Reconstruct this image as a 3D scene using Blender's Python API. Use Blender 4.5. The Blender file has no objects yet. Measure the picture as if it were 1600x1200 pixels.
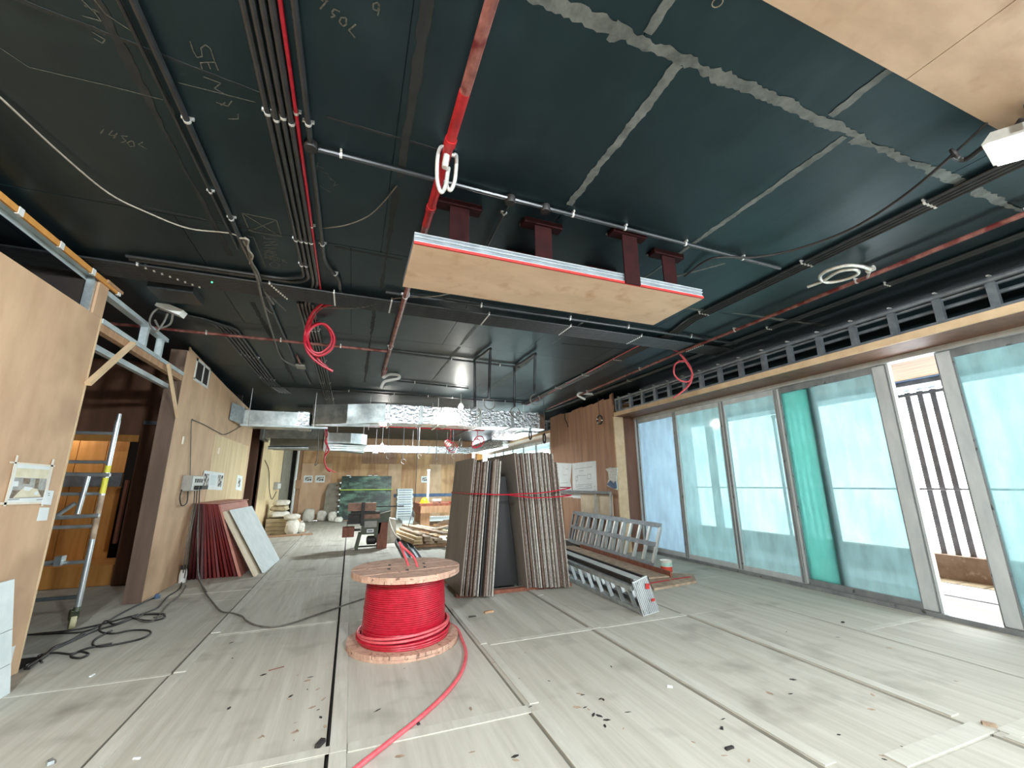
import bpy, math, random
from mathutils import Vector, Matrix
random.seed(7)
S = bpy.context.scene
COL = S.collection
# ------------------------------------------------------------------ camera
F_PX, CAM_H = 645.0, 1.5
def _n(v): return v.normalized()
_cy = _n(Vector((548-800, 600-757, F_PX)))
_cz = Vector((775-800, 600+2050, F_PX)); _cz = _n(_cz - _cy*_cz.dot(_cy))
_cx = _cz.cross(_cy)
if _cx.x < 0: _cx = -_cx
ROWS = (_cx, _cy, _cz)
RIGHT = Vector((_cx.x, _cy.x, _cz.x)); UP = Vector((_cx.y, _cy.y, _cz.y)); FWD = Vector((_cx.z, _cy.z, _cz.z))
EYE = Vector((0, 0, CAM_H))
cam = bpy.data.cameras.new('camera'); cam.sensor_width = 36; cam.lens = F_PX/1600*36
cam.clip_start = .05; cam.clip_end = 300
co = bpy.data.objects.new('camera', cam); COL.objects.link(co)
m = Matrix.Identity(4)
for r in range(3):
    m[r][0], m[r][1], m[r][2], m[r][3] = RIGHT[r], UP[r], -FWD[r], EYE[r]
co.matrix_world = m
S.camera = co
# ------------------------------------------------------------------ world, exposure
W = bpy.data.worlds.new('world'); S.world = W; W.use_nodes = True
bg = W.node_tree.nodes['Background']
bg.inputs[0].default_value = (.88, .96, 1.0, 1); bg.inputs[1].default_value = 8.0
S.view_settings.view_transform = 'Standard'; S.view_settings.look = 'None'
S.view_settings.exposure = 0.75; S.view_settings.gamma = 1; S.view_settings.use_curve_mapping = False
S.cycles.max_bounces = 8; S.cycles.diffuse_bounces = 5; S.cycles.transparent_max_bounces = 12
S.cycles.caustics_reflective = False; S.cycles.caustics_refractive = False
S.cycles.sample_clamp_indirect = 6
# portals guide the sky light through the openings of the glass wall
def portal(y0, y1):
    L = bpy.data.lights.new('sky_portal', 'AREA'); L.shape = 'RECTANGLE'
    L.size = y1-y0; L.size_y = 3.0; L.cycles.is_portal = True
    o = bpy.data.objects.new('sky_portal', L); COL.objects.link(o)
    o.matrix_world = Matrix(((0,0,1,6.75),(1,0,0,(y0+y1)/2),(0,1,0,1.5),(0,0,0,1)))
portal(-4, 8.3); portal(11.5, 20)
def point_light(p, w, col, r):
    L = bpy.data.lights.new('lamp_light', 'POINT'); L.energy = w; L.color = col; L.shadow_soft_size = r
    o = bpy.data.objects.new('lamp_light', L); COL.objects.link(o); o.location = p
    return o
# ------------------------------------------------------------------ pixel -> plane helpers (calibrated camera)
def ray(px, py):
    c = Vector((px-800, 600-py, F_PX)); return Vector((_cx.dot(c), _cy.dot(c), _cz.dot(c)))
def PZ(px, py, z=0.0):
    d = ray(px, py); return EYE + d*((z-CAM_H)/d.z)
def PX(px, py, x):
    d = ray(px, py); return EYE + d*(x/d.x)
def PY(px, py, y):
    d = ray(px, py); return EYE + d*(y/d.y)
ZC = 3.6
# ------------------------------------------------------------------ materials
def lin(c): return c/12.92 if c <= .04045 else ((c+.055)/1.055)**2.4
def rgb(r, g, b): return (lin(r/255), lin(g/255), lin(b/255), 1)
MATS = {}
def mat(name, c1, c2=None, scale=6, stretch=(1,1,1), rough=.6, metal=0, bump=0, bscale=None, detail=6, lo=.35, hi=.65, spec=.5, coat=0, alpha=None, emit=None, c3=None, s3=40, lo3=.62, hi3=.7):
    if name in MATS: return MATS[name]
    M = bpy.data.materials.new(name); M.use_nodes = True
    nt = M.node_tree; N = nt.nodes; L = nt.links
    P = N['Principled BSDF']
    P.inputs['Base Color'].default_value = c1
    P.inputs['Roughness'].default_value = rough; P.inputs['Metallic'].default_value = metal
    P.inputs['Specular IOR Level'].default_value = spec
    P.inputs['Coat Weight'].default_value = coat
    tc = N.new('ShaderNodeTexCoord'); mp = N.new('ShaderNodeMapping'); mp.inputs['Scale'].default_value = stretch
    L.new(tc.outputs['Object'], mp.inputs['Vector'])
    if c2 is not None:
        nz = N.new('ShaderNodeTexNoise'); nz.inputs['Scale'].default_value = scale; nz.inputs['Detail'].default_value = detail
        nz.inputs['Roughness'].default_value = .6
        L.new(mp.outputs[0], nz.inputs['Vector'])
        cr = N.new('ShaderNodeValToRGB'); cr.color_ramp.elements[0].position = lo; cr.color_ramp.elements[1].position = hi
        cr.color_ramp.elements[0].color = c1; cr.color_ramp.elements[1].color = c2
        L.new(nz.outputs['Fac'], cr.inputs[0])
        out = cr.outputs[0]
        if c3 is not None:
            n3 = N.new('ShaderNodeTexNoise'); n3.inputs['Scale'].default_value = s3; n3.inputs['Detail'].default_value = 3
            L.new(tc.outputs['Object'], n3.inputs['Vector'])
            r3 = N.new('ShaderNodeMapRange'); r3.inputs[1].default_value = lo3; r3.inputs[2].default_value = hi3
            L.new(n3.outputs['Fac'], r3.inputs[0])
            mx = N.new('ShaderNodeMix'); mx.data_type = 'RGBA'
            L.new(r3.outputs[0], mx.inputs[0]); L.new(out, mx.inputs[6]); mx.inputs[7].default_value = c3
            out = mx.outputs[2]
        L.new(out, P.inputs['Base Color'])
    if bump:
        nb = N.new('ShaderNodeTexNoise'); nb.inputs['Scale'].default_value = bscale or scale*3; nb.inputs['Detail'].default_value = 4
        L.new(mp.outputs[0], nb.inputs['Vector'])
        b = N.new('ShaderNodeBump'); b.inputs['Strength'].default_value = bump; b.inputs['Distance'].default_value = .02
        L.new(nb.outputs['Fac'], b.inputs['Height']); L.new(b.outputs[0], P.inputs['Normal'])
    if emit:
        P.inputs['Emission Color'].default_value = emit[0]; P.inputs['Emission Strength'].default_value = emit[1]
    MATS[name] = M
    return M
def glass_mat(name, tint, milk, amount):
    M = bpy.data.materials.new(name); M.use_nodes = True
    nt = M.node_tree; N = nt.nodes; L = nt.links; N.clear()
    o = N.new('ShaderNodeOutputMaterial')
    t = N.new('ShaderNodeBsdfTransparent'); t.inputs[0].default_value = tint
    tr = N.new('ShaderNodeBsdfTranslucent'); tr.inputs[0].default_value = milk
    g = N.new('ShaderNodeBsdfGlossy'); g.inputs['Roughness'].default_value = .08
    tc = N.new('ShaderNodeTexCoord')
    mp = N.new('ShaderNodeMapping'); mp.inputs['Scale'].default_value = (1, 2.2, .7); L.new(tc.outputs['Object'], mp.inputs[0])
    n1 = N.new('ShaderNodeTexNoise'); n1.inputs['Scale'].default_value = 2.6; n1.inputs['Detail'].default_value = 7; L.new(mp.outputs[0], n1.inputs['Vector'])
    n2 = N.new('ShaderNodeTexNoise'); n2.inputs['Scale'].default_value = 42; n2.inputs['Detail'].default_value = 2; L.new(mp.outputs[0], n2.inputs['Vector'])
    r1 = N.new('ShaderNodeMapRange'); r1.inputs[1].default_value = .3; r1.inputs[2].default_value = .75
    r1.inputs[3].default_value = amount*.7; r1.inputs[4].default_value = min(1, amount*1.5); L.new(n1.outputs['Fac'], r1.inputs[0])
    mx = N.new('ShaderNodeMixShader'); L.new(r1.outputs[0], mx.inputs[0]); L.new(t.outputs[0], mx.inputs[1]); L.new(tr.outputs[0], mx.inputs[2])
    # dried dirt specks
    d = N.new('ShaderNodeBsdfDiffuse'); d.inputs[0].default_value = (.10, .16, .17, 1)
    r2 = N.new('ShaderNodeMapRange'); r2.inputs[1].default_value = .715; r2.inputs[2].default_value = .75; L.new(n2.outputs['Fac'], r2.inputs[0])
    m2 = N.new('ShaderNodeMixShader'); L.new(r2.outputs[0], m2.inputs[0]); L.new(mx.outputs[0], m2.inputs[1]); L.new(d.outputs[0], m2.inputs[2])
    m3 = N.new('ShaderNodeMixShader'); m3.inputs[0].default_value = .05; L.new(m2.outputs[0], m3.inputs[1]); L.new(g.outputs[0], m3.inputs[2])
    L.new(m3.outputs[0], o.inputs[0])
    MATS[name] = M
    return M
def emit_mat(name, col, s):
    M = bpy.data.materials.new(name); M.use_nodes = True
    N = M.node_tree.nodes; N.clear()
    o = N.new('ShaderNodeOutputMaterial'); e = N.new('ShaderNodeEmission'); e.inputs[0].default_value = col; e.inputs[1].default_value = s
    M.node_tree.links.new(e.outputs[0], o.inputs[0]); MATS[name] = M
    return M
ply_v = mat('plywood_upright', rgb(196,160,127), rgb(213,178,143), 2.2, (1.8,1.8,.6), .62, bump=.08, bscale=30, c3=rgb(178,144,114), s3=1.3, lo3=.52, hi3=.72)
ply_far = mat('plywood_far', rgb(176,132,92), rgb(212,170,124), 1.6, (3,3,.35), .62, c3=rgb(150,104,70), s3=1.1, lo3=.52, hi3=.72)
ply_pale = mat('plywood_pale', rgb(208,182,140), rgb(226,202,160), 2.5, (4,4,.4), .6)
ply_ceil = mat('plywood_flat', rgb(208,178,148), rgb(224,196,166), 1.8, (.8,2.2,1), .6, c3=rgb(196,156,118), s3=5, lo3=.55, hi3=.75)
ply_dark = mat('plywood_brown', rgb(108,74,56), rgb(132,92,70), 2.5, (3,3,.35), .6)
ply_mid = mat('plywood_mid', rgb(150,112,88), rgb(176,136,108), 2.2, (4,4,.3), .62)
ply_edge = mat('plywood_edge', rgb(206,176,138), rgb(224,196,158), 5, (1,1,1), .65)
ply_orange = mat('plywood_orange', rgb(196,134,62), rgb(216,154,82), 3, (4,4,.4), .6)
timber = mat('timber', rgb(158,120,88), rgb(186,148,114), 5, (6,6,.7), .7, bump=.1)
timber_grey = mat('timber_grey', rgb(142,122,102), rgb(184,162,138), 5, (2,2,2), .8, bump=.15)
timber_red = mat('timber_red_brown', rgb(112,64,46), rgb(140,84,62), 4, (4,4,1), .6)
reel_wood = mat('reel_timber', rgb(176,138,118), rgb(208,172,150), 7, (1.2,5,1), .75, bump=.2, c3=rgb(120,88,74), s3=26, lo3=.6, hi3=.72)
sheet_m = mat('floor_sheeting', rgb(174,170,157), rgb(191,188,176), 2.6, (5,.3,1), .78, bump=.22, bscale=5, c3=rgb(146,141,130), s3=2.3, lo3=.55, hi3=.8)
strip_m = mat('floor_tape', rgb(182,179,167), rgb(198,196,185), 5, (3,.5,1), .7, bump=.1)
slab_m = mat('dark_slab', rgb(34,32,30), rgb(48,45,42), 6, rough=.9)
black_m = mat('black_ceiling_paint', rgb(17,27,31), rgb(26,38,42), 1.4, (1.6,.6,1), .42, bump=.2, bscale=3, spec=.5, c3=rgb(34,46,50), s3=2.2, lo3=.5, hi3=.8)
black_m.node_tree.nodes['Principled BSDF'].inputs['Specular Tint'].default_value = (.55,.9,1,1)
putty_m = mat('grey_putty', rgb(80,86,84), rgb(116,122,119), 9, rough=.8, bump=.3)
putty_d = mat('faint_putty', rgb(28,33,34), rgb(40,44,45), 9, rough=.8)
chalk_m = mat('chalk', rgb(70,72,66), rgb(100,102,94), 60, rough=.9)
pale_wire = mat('pale_wire', rgb(132,126,114), rgb(158,152,140), 30, rough=.6)
blackpipe = mat('black_conduit', rgb(30,33,35), rgb(44,48,50), 12, rough=.35, spec=.6)
redpipe = mat('red_pipe_paint', rgb(140,22,26), rgb(172,34,38), 8, rough=.4)
rustpipe = mat('worn_red_pipe', rgb(104,58,52), rgb(146,94,84), 14, rough=.45, c3=rgb(92,28,28), s3=5, lo3=.5, hi3=.6)
redcable = mat('red_cable', rgb(164,13,38), rgb(186,25,50), 20, rough=.38, coat=.2)
pinkcable = mat('pale_red_cable', rgb(204,74,86), rgb(218,98,104), 20, rough=.42)
steel = mat('galvanised_steel', rgb(176,184,186), rgb(206,214,216), 14, rough=.35, metal=.75, bump=.02)
steel_w = mat('pale_steel_channel', rgb(184,196,198), rgb(214,224,224), 8, (1,.4,1), .4, metal=.35)
steel_g = mat('grey_steel', rgb(116,124,130), rgb(146,154,160), 8, rough=.42, metal=.5)
alu = mat('aluminium', rgb(190,196,198), rgb(222,228,230), 9, (1,1,.4), .3, metal=.7)
alu_fr = mat('window_aluminium', rgb(184,190,190), rgb(204,209,207), 6, (1,1,.3), .45, metal=.1)
alu_gr = mat('window_aluminium_worn', rgb(126,130,132), rgb(154,158,158), 5, (1,1,.3), .45, metal=.35, c3=rgb(92,92,90), s3=14, lo3=.62, hi3=.7)
clip_m = mat('clip_steel', rgb(200,200,196), rgb(224,224,220), 20, rough=.35, metal=.4)
foil = mat('duct_foil', rgb(190,196,198), rgb(228,232,234), 10, rough=.22, metal=.95, bump=1.0, bscale=16)
galv = mat('duct_galvanised', rgb(150,158,158), rgb(196,202,198), 5, rough=.3, metal=.8, bump=.08, bscale=5)
darkred = mat('dark_red_steel', rgb(32,8,9), rgb(44,12,12), 9, rough=.7, spec=.15)
redline = mat('red_paint_line', rgb(168,30,28), rgb(188,44,38), 20, rough=.5)
board_m = mat('cement_board', rgb(126,116,106), rgb(142,132,122), 3, (1,2,.6), .75)
board_e = mat('cement_board_edge', rgb(122,113,104), rgb(176,169,160), 30, (1,1,1.6), .85, bump=.4)
board_b = mat('brown_board_edge', rgb(92,76,66), rgb(126,106,93), 26, (1,1,1.6), .85, bump=.4)
board_w = mat('pale_board_edge', rgb(164,160,152), rgb(196,193,185), 30, rough=.85, bump=.3)
blackboard_m = mat('black_film_board', rgb(14,14,16), rgb(22,22,23), 3, rough=.5)
red_edge = mat('red_board_edge', rgb(84,10,12), rgb(114,18,18), 6, (1,1,.5), .55)
red_edge2 = mat('maroon_board_edge', rgb(58,10,14), rgb(80,22,24), 6, (1,1,.5), .55)
red_face = mat('red_board_face', rgb(178,112,98), rgb(200,140,122), 4, (1,.4,1), .6)
beige_m = mat('beige_board', rgb(206,188,160), rgb(222,206,180), 4, rough=.6)
white_m = mat('white_board', rgb(206,216,216), rgb(222,230,230), 5, rough=.5)
paper = mat('paper', rgb(222,228,228), rgb(236,240,240), 3, rough=.7)
tape_m = mat('masking_tape', rgb(226,216,196), rgb(238,230,214), 9, rough=.7)
ink = mat('ink', rgb(120,120,120), rgb(150,150,150), 9, rough=.8)
inkd = mat('dark_print', rgb(54,52,50), rgb(90,86,80), 30, rough=.8)
print_sofa = mat('print_cream', rgb(214,206,176), rgb(230,224,200), 9, rough=.7)
print_brown = mat('print_brown', rgb(104,92,80), rgb(150,136,118), 30, rough=.7)
print_grey = mat('print_grey', rgb(150,150,146), rgb(186,186,180), 20, rough=.7)
printpic = mat('printed_interior', rgb(40,40,40), rgb(212,208,198), 14, rough=.7, lo=.44, hi=.56)
plastic_w = mat('white_plastic', rgb(212,212,204), rgb(226,226,220), 6, rough=.45)
plastic_g = mat('grey_plastic', rgb(140,138,130), rgb(160,158,150), 6, rough=.5)
black_p = mat('black_rubber', rgb(28,27,26), rgb(42,40,38), 10, rough=.5)
cable_g = mat('grey_cable', rgb(84,80,74), rgb(108,104,96), 12, rough=.6)
flex_m = mat('steel_hose', rgb(196,194,186), rgb(226,224,216), 20, rough=.35, metal=.5)
concrete = mat('grey_concrete', rgb(124,118,104), rgb(146,140,126), 4, rough=.9, bump=.15)
grey_wall = mat('grey_blue_render', rgb(196,206,222), rgb(216,226,236), 1.2, rough=.9)
deck_m = mat('deck_boards', rgb(160,148,136), rgb(186,175,164), 4, (1,.25,1), .8, bump=.3)
stone_m = mat('pale_stone', rgb(186,188,196), rgb(206,208,214), 6, rough=.6)
sand_m = mat('sand_tile', rgb(180,160,126), rgb(196,178,148), 6, rough=.7)
kerb_m = mat('brown_kerb', rgb(134,106,84), rgb(158,130,106), 7, rough=.85, c3=rgb(190,168,144), s3=9, lo3=.6, hi3=.72)
slat_m = mat('slat_metal', rgb(112,110,114), rgb(134,132,134), 9, rough=.6)
marble = mat('green_marble', rgb(20,44,36), rgb(116,154,132), 2.0, (.7,.7,2.4), .4, detail=12, lo=.42, hi=.74, c3=rgb(20,40,36), s3=3, lo3=.5, hi3=.62)
green_m = mat('olive_machine_paint', rgb(62,68,52), rgb(80,86,66), 6, rough=.5)
dark_m = mat('dark_iron', rgb(36,34,32), rgb(56,52,48), 8, rough=.55, metal=.3)
cast_m = mat('worn_cast_table', rgb(112,80,64), rgb(146,108,88), 7, rough=.5, metal=.2)
yellow_m = mat('yellow_plastic', rgb(228,164,20), rgb(240,186,40), 8, rough=.4)
yellow_tape = mat('yellow_sticker', rgb(222,214,60), rgb(236,228,90), 8, rough=.5)
sack_m = mat('white_sack', rgb(204,198,184), rgb(226,222,210), 9, rough=.8, bump=.6, bscale=12)
sack_t = mat('tan_block', rgb(158,142,112), rgb(182,166,136), 9, rough=.85)
lime_m = mat('lime_strap', rgb(186,216,70), rgb(200,228,90), 6, rough=.5)
blue_m = mat('blue_label', rgb(60,84,120), rgb(90,112,140), 6, rough=.5)
paint_red = mat('paint_can_print', rgb(196,60,44), rgb(214,86,64), 9, rough=.4)
caster_m = mat('caster_rubber', rgb(176,170,130), rgb(198,192,154), 10, rough=.6)
void_m = mat('painted_room_shade', rgb(30,24,20), rgb(40,32,26), 3, rough=.9)  # near black colour stands in for shade in unlit rooms and gaps
glassA = glass_mat('glass_blue', (.36,.42,.45,1), (.37,.46,.51,1), .6)
glassB = glass_mat('glass_cyan', (.34,.415,.415,1), (.33,.445,.445,1), .45)
glassC = glass_mat('glass_clear_cyan', (.35,.42,.42,1), (.34,.45,.45,1), .38)
glassT = glass_mat('glass_teal', (.80,.985,.94,1), (.55,.98,.88,1), .6)
glassF = glass_mat('glass_far', (.86,.94,.93,1), (.6,.8,.8,1), .10)
lamp_e = emit_mat('lamp_face', (.95,1,1,1), 14)
bulb_e = emit_mat('bulb_glow', (1,.97,.9,1), 30)
led_g = emit_mat('green_led', (.1,1,.4,1), 2)
# ------------------------------------------------------------------ mesh builder
ORG = {}
class MB:
    def __init__(s, M=None): s.v = []; s.f = []; s.M = M
    def add(s, vs, fs):
        b = len(s.v); s.v += [Vector(v) for v in vs]; s.f += [tuple(i+b for i in f) for f in fs]; return s
    def box(s, x0, x1, y0, y1, z0, z1):
        return s.add([(x0,y0,z0),(x1,y0,z0),(x1,y1,z0),(x0,y1,z0),(x0,y0,z1),(x1,y0,z1),(x1,y1,z1),(x0,y1,z1)],
                     [(3,2,1,0),(4,5,6,7),(0,1,5,4),(1,2,6,5),(2,3,7,6),(3,0,4,7)])
    def hexa(s, p):  # 8 corners: bottom ring 0-3, top ring 4-7
        return s.add(p, [(3,2,1,0),(4,5,6,7),(0,1,5,4),(1,2,6,5),(2,3,7,6),(3,0,4,7)])
    def beam(s, p0, p1, w, h, up=(0,0,1)):
        p0 = Vector(p0); p1 = Vector(p1); d = (p1-p0).normalized(); u = Vector(up)
        a = d.cross(u)
        if a.length < 1e-4: a = d.cross(Vector((0,1,0)))
        a.normalize(); u = a.cross(d).normalized(); a *= w/2; u = u*(h/2)
        return s.hexa([p0-a-u, p0+a-u, p1+a-u, p1-a-u, p0-a+u, p0+a+u, p1+a+u, p1-a+u])
    def tube(s, pts, r, n=8, closed=False, caps=True):
        pts = [Vector(p) for p in pts]; k = len(pts); b = len(s.v)
        rs = r if isinstance(r, (list, tuple)) else [r]*k
        prev = None; rings = []
        for i, p in enumerate(pts):
            if closed: d = pts[(i+1) % k]-pts[i-1]
            else: d = pts[min(i+1, k-1)]-pts[max(i-1, 0)]
            if d.length < 1e-9: d = Vector((0,0,1))
            d.normalize()
            if prev is None:
                a = d.cross(Vector((0,0,1)))
                if a.length < .05: a = d.cross(Vector((0,1,0)))
            else: a = prev - d*prev.dot(d)
            a.normalize(); prev = a; c = d.cross(a)
            for j in range(n):
                t = 2*math.pi*j/n; s.v.append(p + (a*math.cos(t)+c*math.sin(t))*rs[i])
        for i in range(k if closed else k-1):
            i2 = (i+1) % k
            for j in range(n):
                j2 = (j+1) % n; s.f.append((b+i*n+j, b+i*n+j2, b+i2*n+j2, b+i2*n+j))
        if caps and not closed:
            s.f.append(tuple(b+j for j in reversed(range(n)))); s.f.append(tuple(b+(k-1)*n+j for j in range(n)))
        return s
    def lathe(s, c, prof, n=32, a0=0, axis='z'):
        b = len(s.v); c = Vector(c); k = len(prof)
        for r, z in prof:
            for j in range(n):
                t = a0+2*math.pi*j/n
                q = Vector((r*math.cos(t), r*math.sin(t), z))
                if axis == 'x': q = Vector((q.z, q.x, q.y))
                if axis == 'y': q = Vector((q.x, q.z, q.y))
                s.v.append(c+q)
        for i in range(k-1):
            for j in range(n):
                j2 = (j+1) % n; s.f.append((b+i*n+j, b+i*n+j2, b+(i+1)*n+j2, b+(i+1)*n+j))
        s.f.append(tuple(b+j for j in reversed(range(n)))); s.f.append(tuple(b+(k-1)*n+j for j in range(n)))
        return s
    def prism(s, poly, vec):
        b = len(s.v); k = len(poly); vec = Vector(vec)
        s.v += [Vector(p) for p in poly] + [Vector(p)+vec for p in poly]
        s.f.append(tuple(b+i for i in reversed(range(k)))); s.f.append(tuple(b+k+i for i in range(k)))
        for i in range(k):
            j = (i+1) % k; s.f.append((b+i, b+j, b+k+j, b+k+i))
        return s
    def ribbon(s, pts, w, nrm, t=.0012):
        pts = [Vector(p) for p in pts]; nrm = Vector(nrm)
        for i in range(len(pts)-1):
            d = pts[i+1]-pts[i]
            if d.length < 1e-6: continue
            a = d.cross(nrm).normalized()*(w/2)
            s.prism([pts[i]-a, pts[i]+a, pts[i+1]+a, pts[i+1]-a], nrm*t)
        return s
    def build(s, name, m, parent=None, smooth=False, label=None):
        vs = [s.M @ v for v in s.v] if s.M is not None else s.v
        if parent is not None: o0 = ORG[parent.name]
        else:
            xs = [v.x for v in vs]; ys = [v.y for v in vs]; zs = [v.z for v in vs]
            o0 = Vector(((min(xs)+max(xs))/2, (min(ys)+max(ys))/2, min(zs)))
        me = bpy.data.meshes.new(name); me.from_pydata([v-o0 for v in vs], [], s.f); me.update()
        me.materials.append(m)
        if smooth:
            me.polygons.foreach_set('use_smooth', [True]*len(me.polygons))
            try: me.set_sharp_from_angle(angle=math.radians(40))
            except Exception: pass
        o = bpy.data.objects.new(name, me); COL.objects.link(o)
        if parent is not None: o.parent = parent
        else: o.location = o0
        ORG[o.name] = o0
        if label: o['label'] = label
        return o
def thing(name, label, cat, loc, group=None, kind=None):
    o = bpy.data.objects.new(name, None); COL.objects.link(o); o.location = loc; o.empty_display_size = .1
    ORG[o.name] = Vector(loc)
    return tag(o, label, cat, group, kind)
def tag(o, label=None, cat=None, group=None, kind=None):
    if label: o['label'] = label
    if cat: o['category'] = cat
    if group: o['group'] = group
    if kind: o['kind'] = kind
    return o
def struct(o, label=None, cat=None): return tag(o, label, cat, kind='structure')
def B(*a): return MB().box(*a)
def arc(c, r, a0, a1, n, ax, ay):
    c = Vector(c); ax = Vector(ax); ay = Vector(ay)
    return [c+ax*(r*math.cos(a0+(a1-a0)*i/n))+ay*(r*math.sin(a0+(a1-a0)*i/n)) for i in range(n+1)]
def smooth_path(pts, n=6):
    pts = [Vector(p) for p in pts]; out = []
    for i in range(len(pts)-1):
        p0 = pts[max(i-1,0)]; p1 = pts[i]; p2 = pts[i+1]; p3 = pts[min(i+2,len(pts)-1)]
        for k in range(n):
            t = k/n; t2 = t*t; t3 = t2*t
            out.append(.5*((2*p1)+(p2-p0)*t+(2*p0-5*p1+4*p2-p3)*t2+(3*p1-p0-3*p2+p3)*t3))
    out.append(pts[-1]); return out
# ================================================================== FLOOR
floor = struct(B(-6, 5.66, -5.2, 20.7, -.2, -.03).build('floor', slab_m), 'grey construction floor covered with taped protective sheets', 'floor')
B(5.66, 6.42, -5.2, 8.35, -.2, -.03).build('floor_sill', slab_m, floor)
B(5.66, 6.42, 11.4, 20.7, -.2, -.03).build('floor_sill', slab_m, floor)
colx = [-2.5, -1.25, 0.0, 1.25, 2.5, 3.75, 5.0, 6.24]
offs = [4.57, 2.98, 2.97, 4.2, 4.2, 1.71, 3.1]
for i in range(7):
    x0, x1 = colx[i], colx[i+1]
    gapw = (.024,.022,.02,.034,.036,.034,.01)[i]
    y = offs[i]-2.5*4
    while y < 20.4:
        a, b = max(y, -5.1), min(y+2.5, 20.5)
        if b-a > .1:
            zt = random.uniform(-.0025, .0)
            if i == 6 and a < 8.2 < b: b = 8.2
            if not (i == 6 and 8.19 < a < 11.5):
                B(x0, x1-gapw, a+.004, b-.004, -.03, zt).build('floor_sheet', sheet_m, floor)
        y += 2.5
for y0 in (5.6, 8.05, 10.5):   # doorway side room
    B(-5.2, -2.51, y0, y0+2.44, -.03, -.003).build('floor_sheet', sheet_m, floor)
def strip(x0, x1, y0, y1, z=.006):
    B(x0, x1, y0, y1, -.001, z).build('floor_strip', strip_m, floor)
for y0, y1 in ((1.0,3.2),(3.21,4.55),(4.6,5.55),(5.6,8.3),(8.32,10.7),(10.75,13.2),(13.25,16.0)):
    j = random.uniform(.0,.008); strip(-1.25+j, -1.165+j, y0, y1, .008)
for y0, y1 in ((.9,2.97),(2.98,5.4),(5.42,7.9),(7.92,10.4),(10.42,13)):
    j = random.uniform(.0,.006); strip(.0+j, .092+j, y0, y1, .008)
strip(1.28, 1.345, 4.25, 5.5); strip(1.28, 1.35, 3.06, 4.22); strip(1.25, 1.34, .8, 2.96)
strip(.1, 1.25, 2.96, 3.05); strip(-1.16, 0, 2.99, 3.06, .004)
for a, b in ((1.88,4.2),(4.22,5.6),(5.65,8),(8.05,10.4)): strip(2.51, 2.60, a, b, .005)
strip(1.36, 2.5, 4.2, 4.27, .004); strip(2.6, 3.74, 4.2, 4.27, .004); strip(5.05, 6.22, 3.1, 3.17, .004)
strip(2.9, 3.78, 1.71, 1.82, .008); strip(3.76, 3.85, 1.9, 4.2, .009); strip(3.83, 5.0, 1.62, 1.72, .006); strip(3.76, 3.84, .6, 1.66, .008)
strip(-2.45, -1.26, 4.57, 4.61, .003); strip(-2.45, -1.26, 7.6, 7.66, .003); strip(-1.15, -.02, 8.1, 8.16, .003)
strip(-1.16, -.02, 5.52, 5.57, .003)
# ================================================================== CEILING
ceil = struct(B(-6, 5.66, -5.2, 20.7, 3.612, 3.8).build('ceiling', black_m), 'black painted board ceiling with grey puttied joints', 'ceiling')
B(5.66, 6.45, -5.2, 20.7, 3.612, 3.8).build('ceiling_edge', black_m, ceil)
rows = [-5.2, -3.58, -1.16, 1.24, 3.65, 6.06, 8.47, 10.9, 13.3, 15.7, 18.1, 20.6]
for r in range(len(rows)-1):
    off = 1.42 if r % 2 else 1.16
    k = -5
    while off+1.32*k < 5.6:
        a = max(off+1.32*k, -5.8); b = min(off+1.32*(k+1), 5.63)
        if b-a > .05:
            B(a+.003, b-.003, rows[r]+.003, rows[r+1]-.003, 3.6+random.uniform(-.001,.001), 3.612).build('ceiling_board', black_m, ceil)
        k += 1
NP = [0]
def putty(p0, p1, w, mt=putty_m, step=.022, nm='putty_joint'):
    NP[0] += 1; z0 = 3.5978-.00012*(NP[0] % 12)
    p0 = Vector((p0[0],p0[1],z0)); p1 = Vector((p1[0],p1[1],z0)); d = p1-p0; n = max(3, int(d.length/step)); d.normalize()
    a = Vector((-d.y, d.x, 0)); L = (p1-p0).length; ph = random.random()*9
    vs = []; fs = []; ja = jb = 0
    for i in range(n+1):
        t = i/n; p = p0+d*(L*t)
        ja = ja*.55+random.uniform(-.5,.5); jb = jb*.55+random.uniform(-.5,.5)
        e = .62+.25*math.sin(t*L*2.1+ph)+.13*math.sin(t*L*5.7+2*ph)
        wl = w*max(.12, e+.42*ja); wr = w*max(.12, e+.42*jb)
        vs += [p-a*wl, p+a*wr, p-a*wl*.92+Vector((0,0,.004)), p+a*wr*.92+Vector((0,0,.004))]
    for i in range(n):
        q = 4*i; fs += [(q,q+4,q+5,q+1), (q+2,q+3,q+7,q+6), (q,q+2,q+6,q+4), (q+1,q+5,q+7,q+3)]
    fs += [(0,1,3,2), (4*n,4*n+2,4*n+3,4*n+1)]
    MB().add(vs, fs).build(nm, mt, ceil)
putty((.45,1.24), (1.05,1.24), .05); putty((1.0,1.24), (1.75,1.24), .075); putty((1.75,1.24),(2.8,1.24),.045); putty((2.8,1.25),(3.9,1.25),.06); putty((3.85,1.25),(5.4,1.26),.05)
putty((1.42,1.27),(1.42,2.45),.035); putty((2.74,1.27),(2.74,3.4),.03); putty((1.17,.95),(1.17,1.2),.03); putty((2.49,.9),(2.49,1.2),.028)
putty((1.44,4.75),(1.44,6.0),.035); putty((1.44,6.1),(1.44,9.4),.03); putty((2.76,4.4),(2.76,5.5),.02); putty((2.78,6.2),(2.84,9.4),.045)
putty((4.06,1.3),(4.06,1.6),.03); putty((3.3,2.7),(3.02,3.1),.02); putty((3.1,3.7),(4.2,3.66),.03); putty((4.4,3.6),(6.0,3.5),.03)
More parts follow.
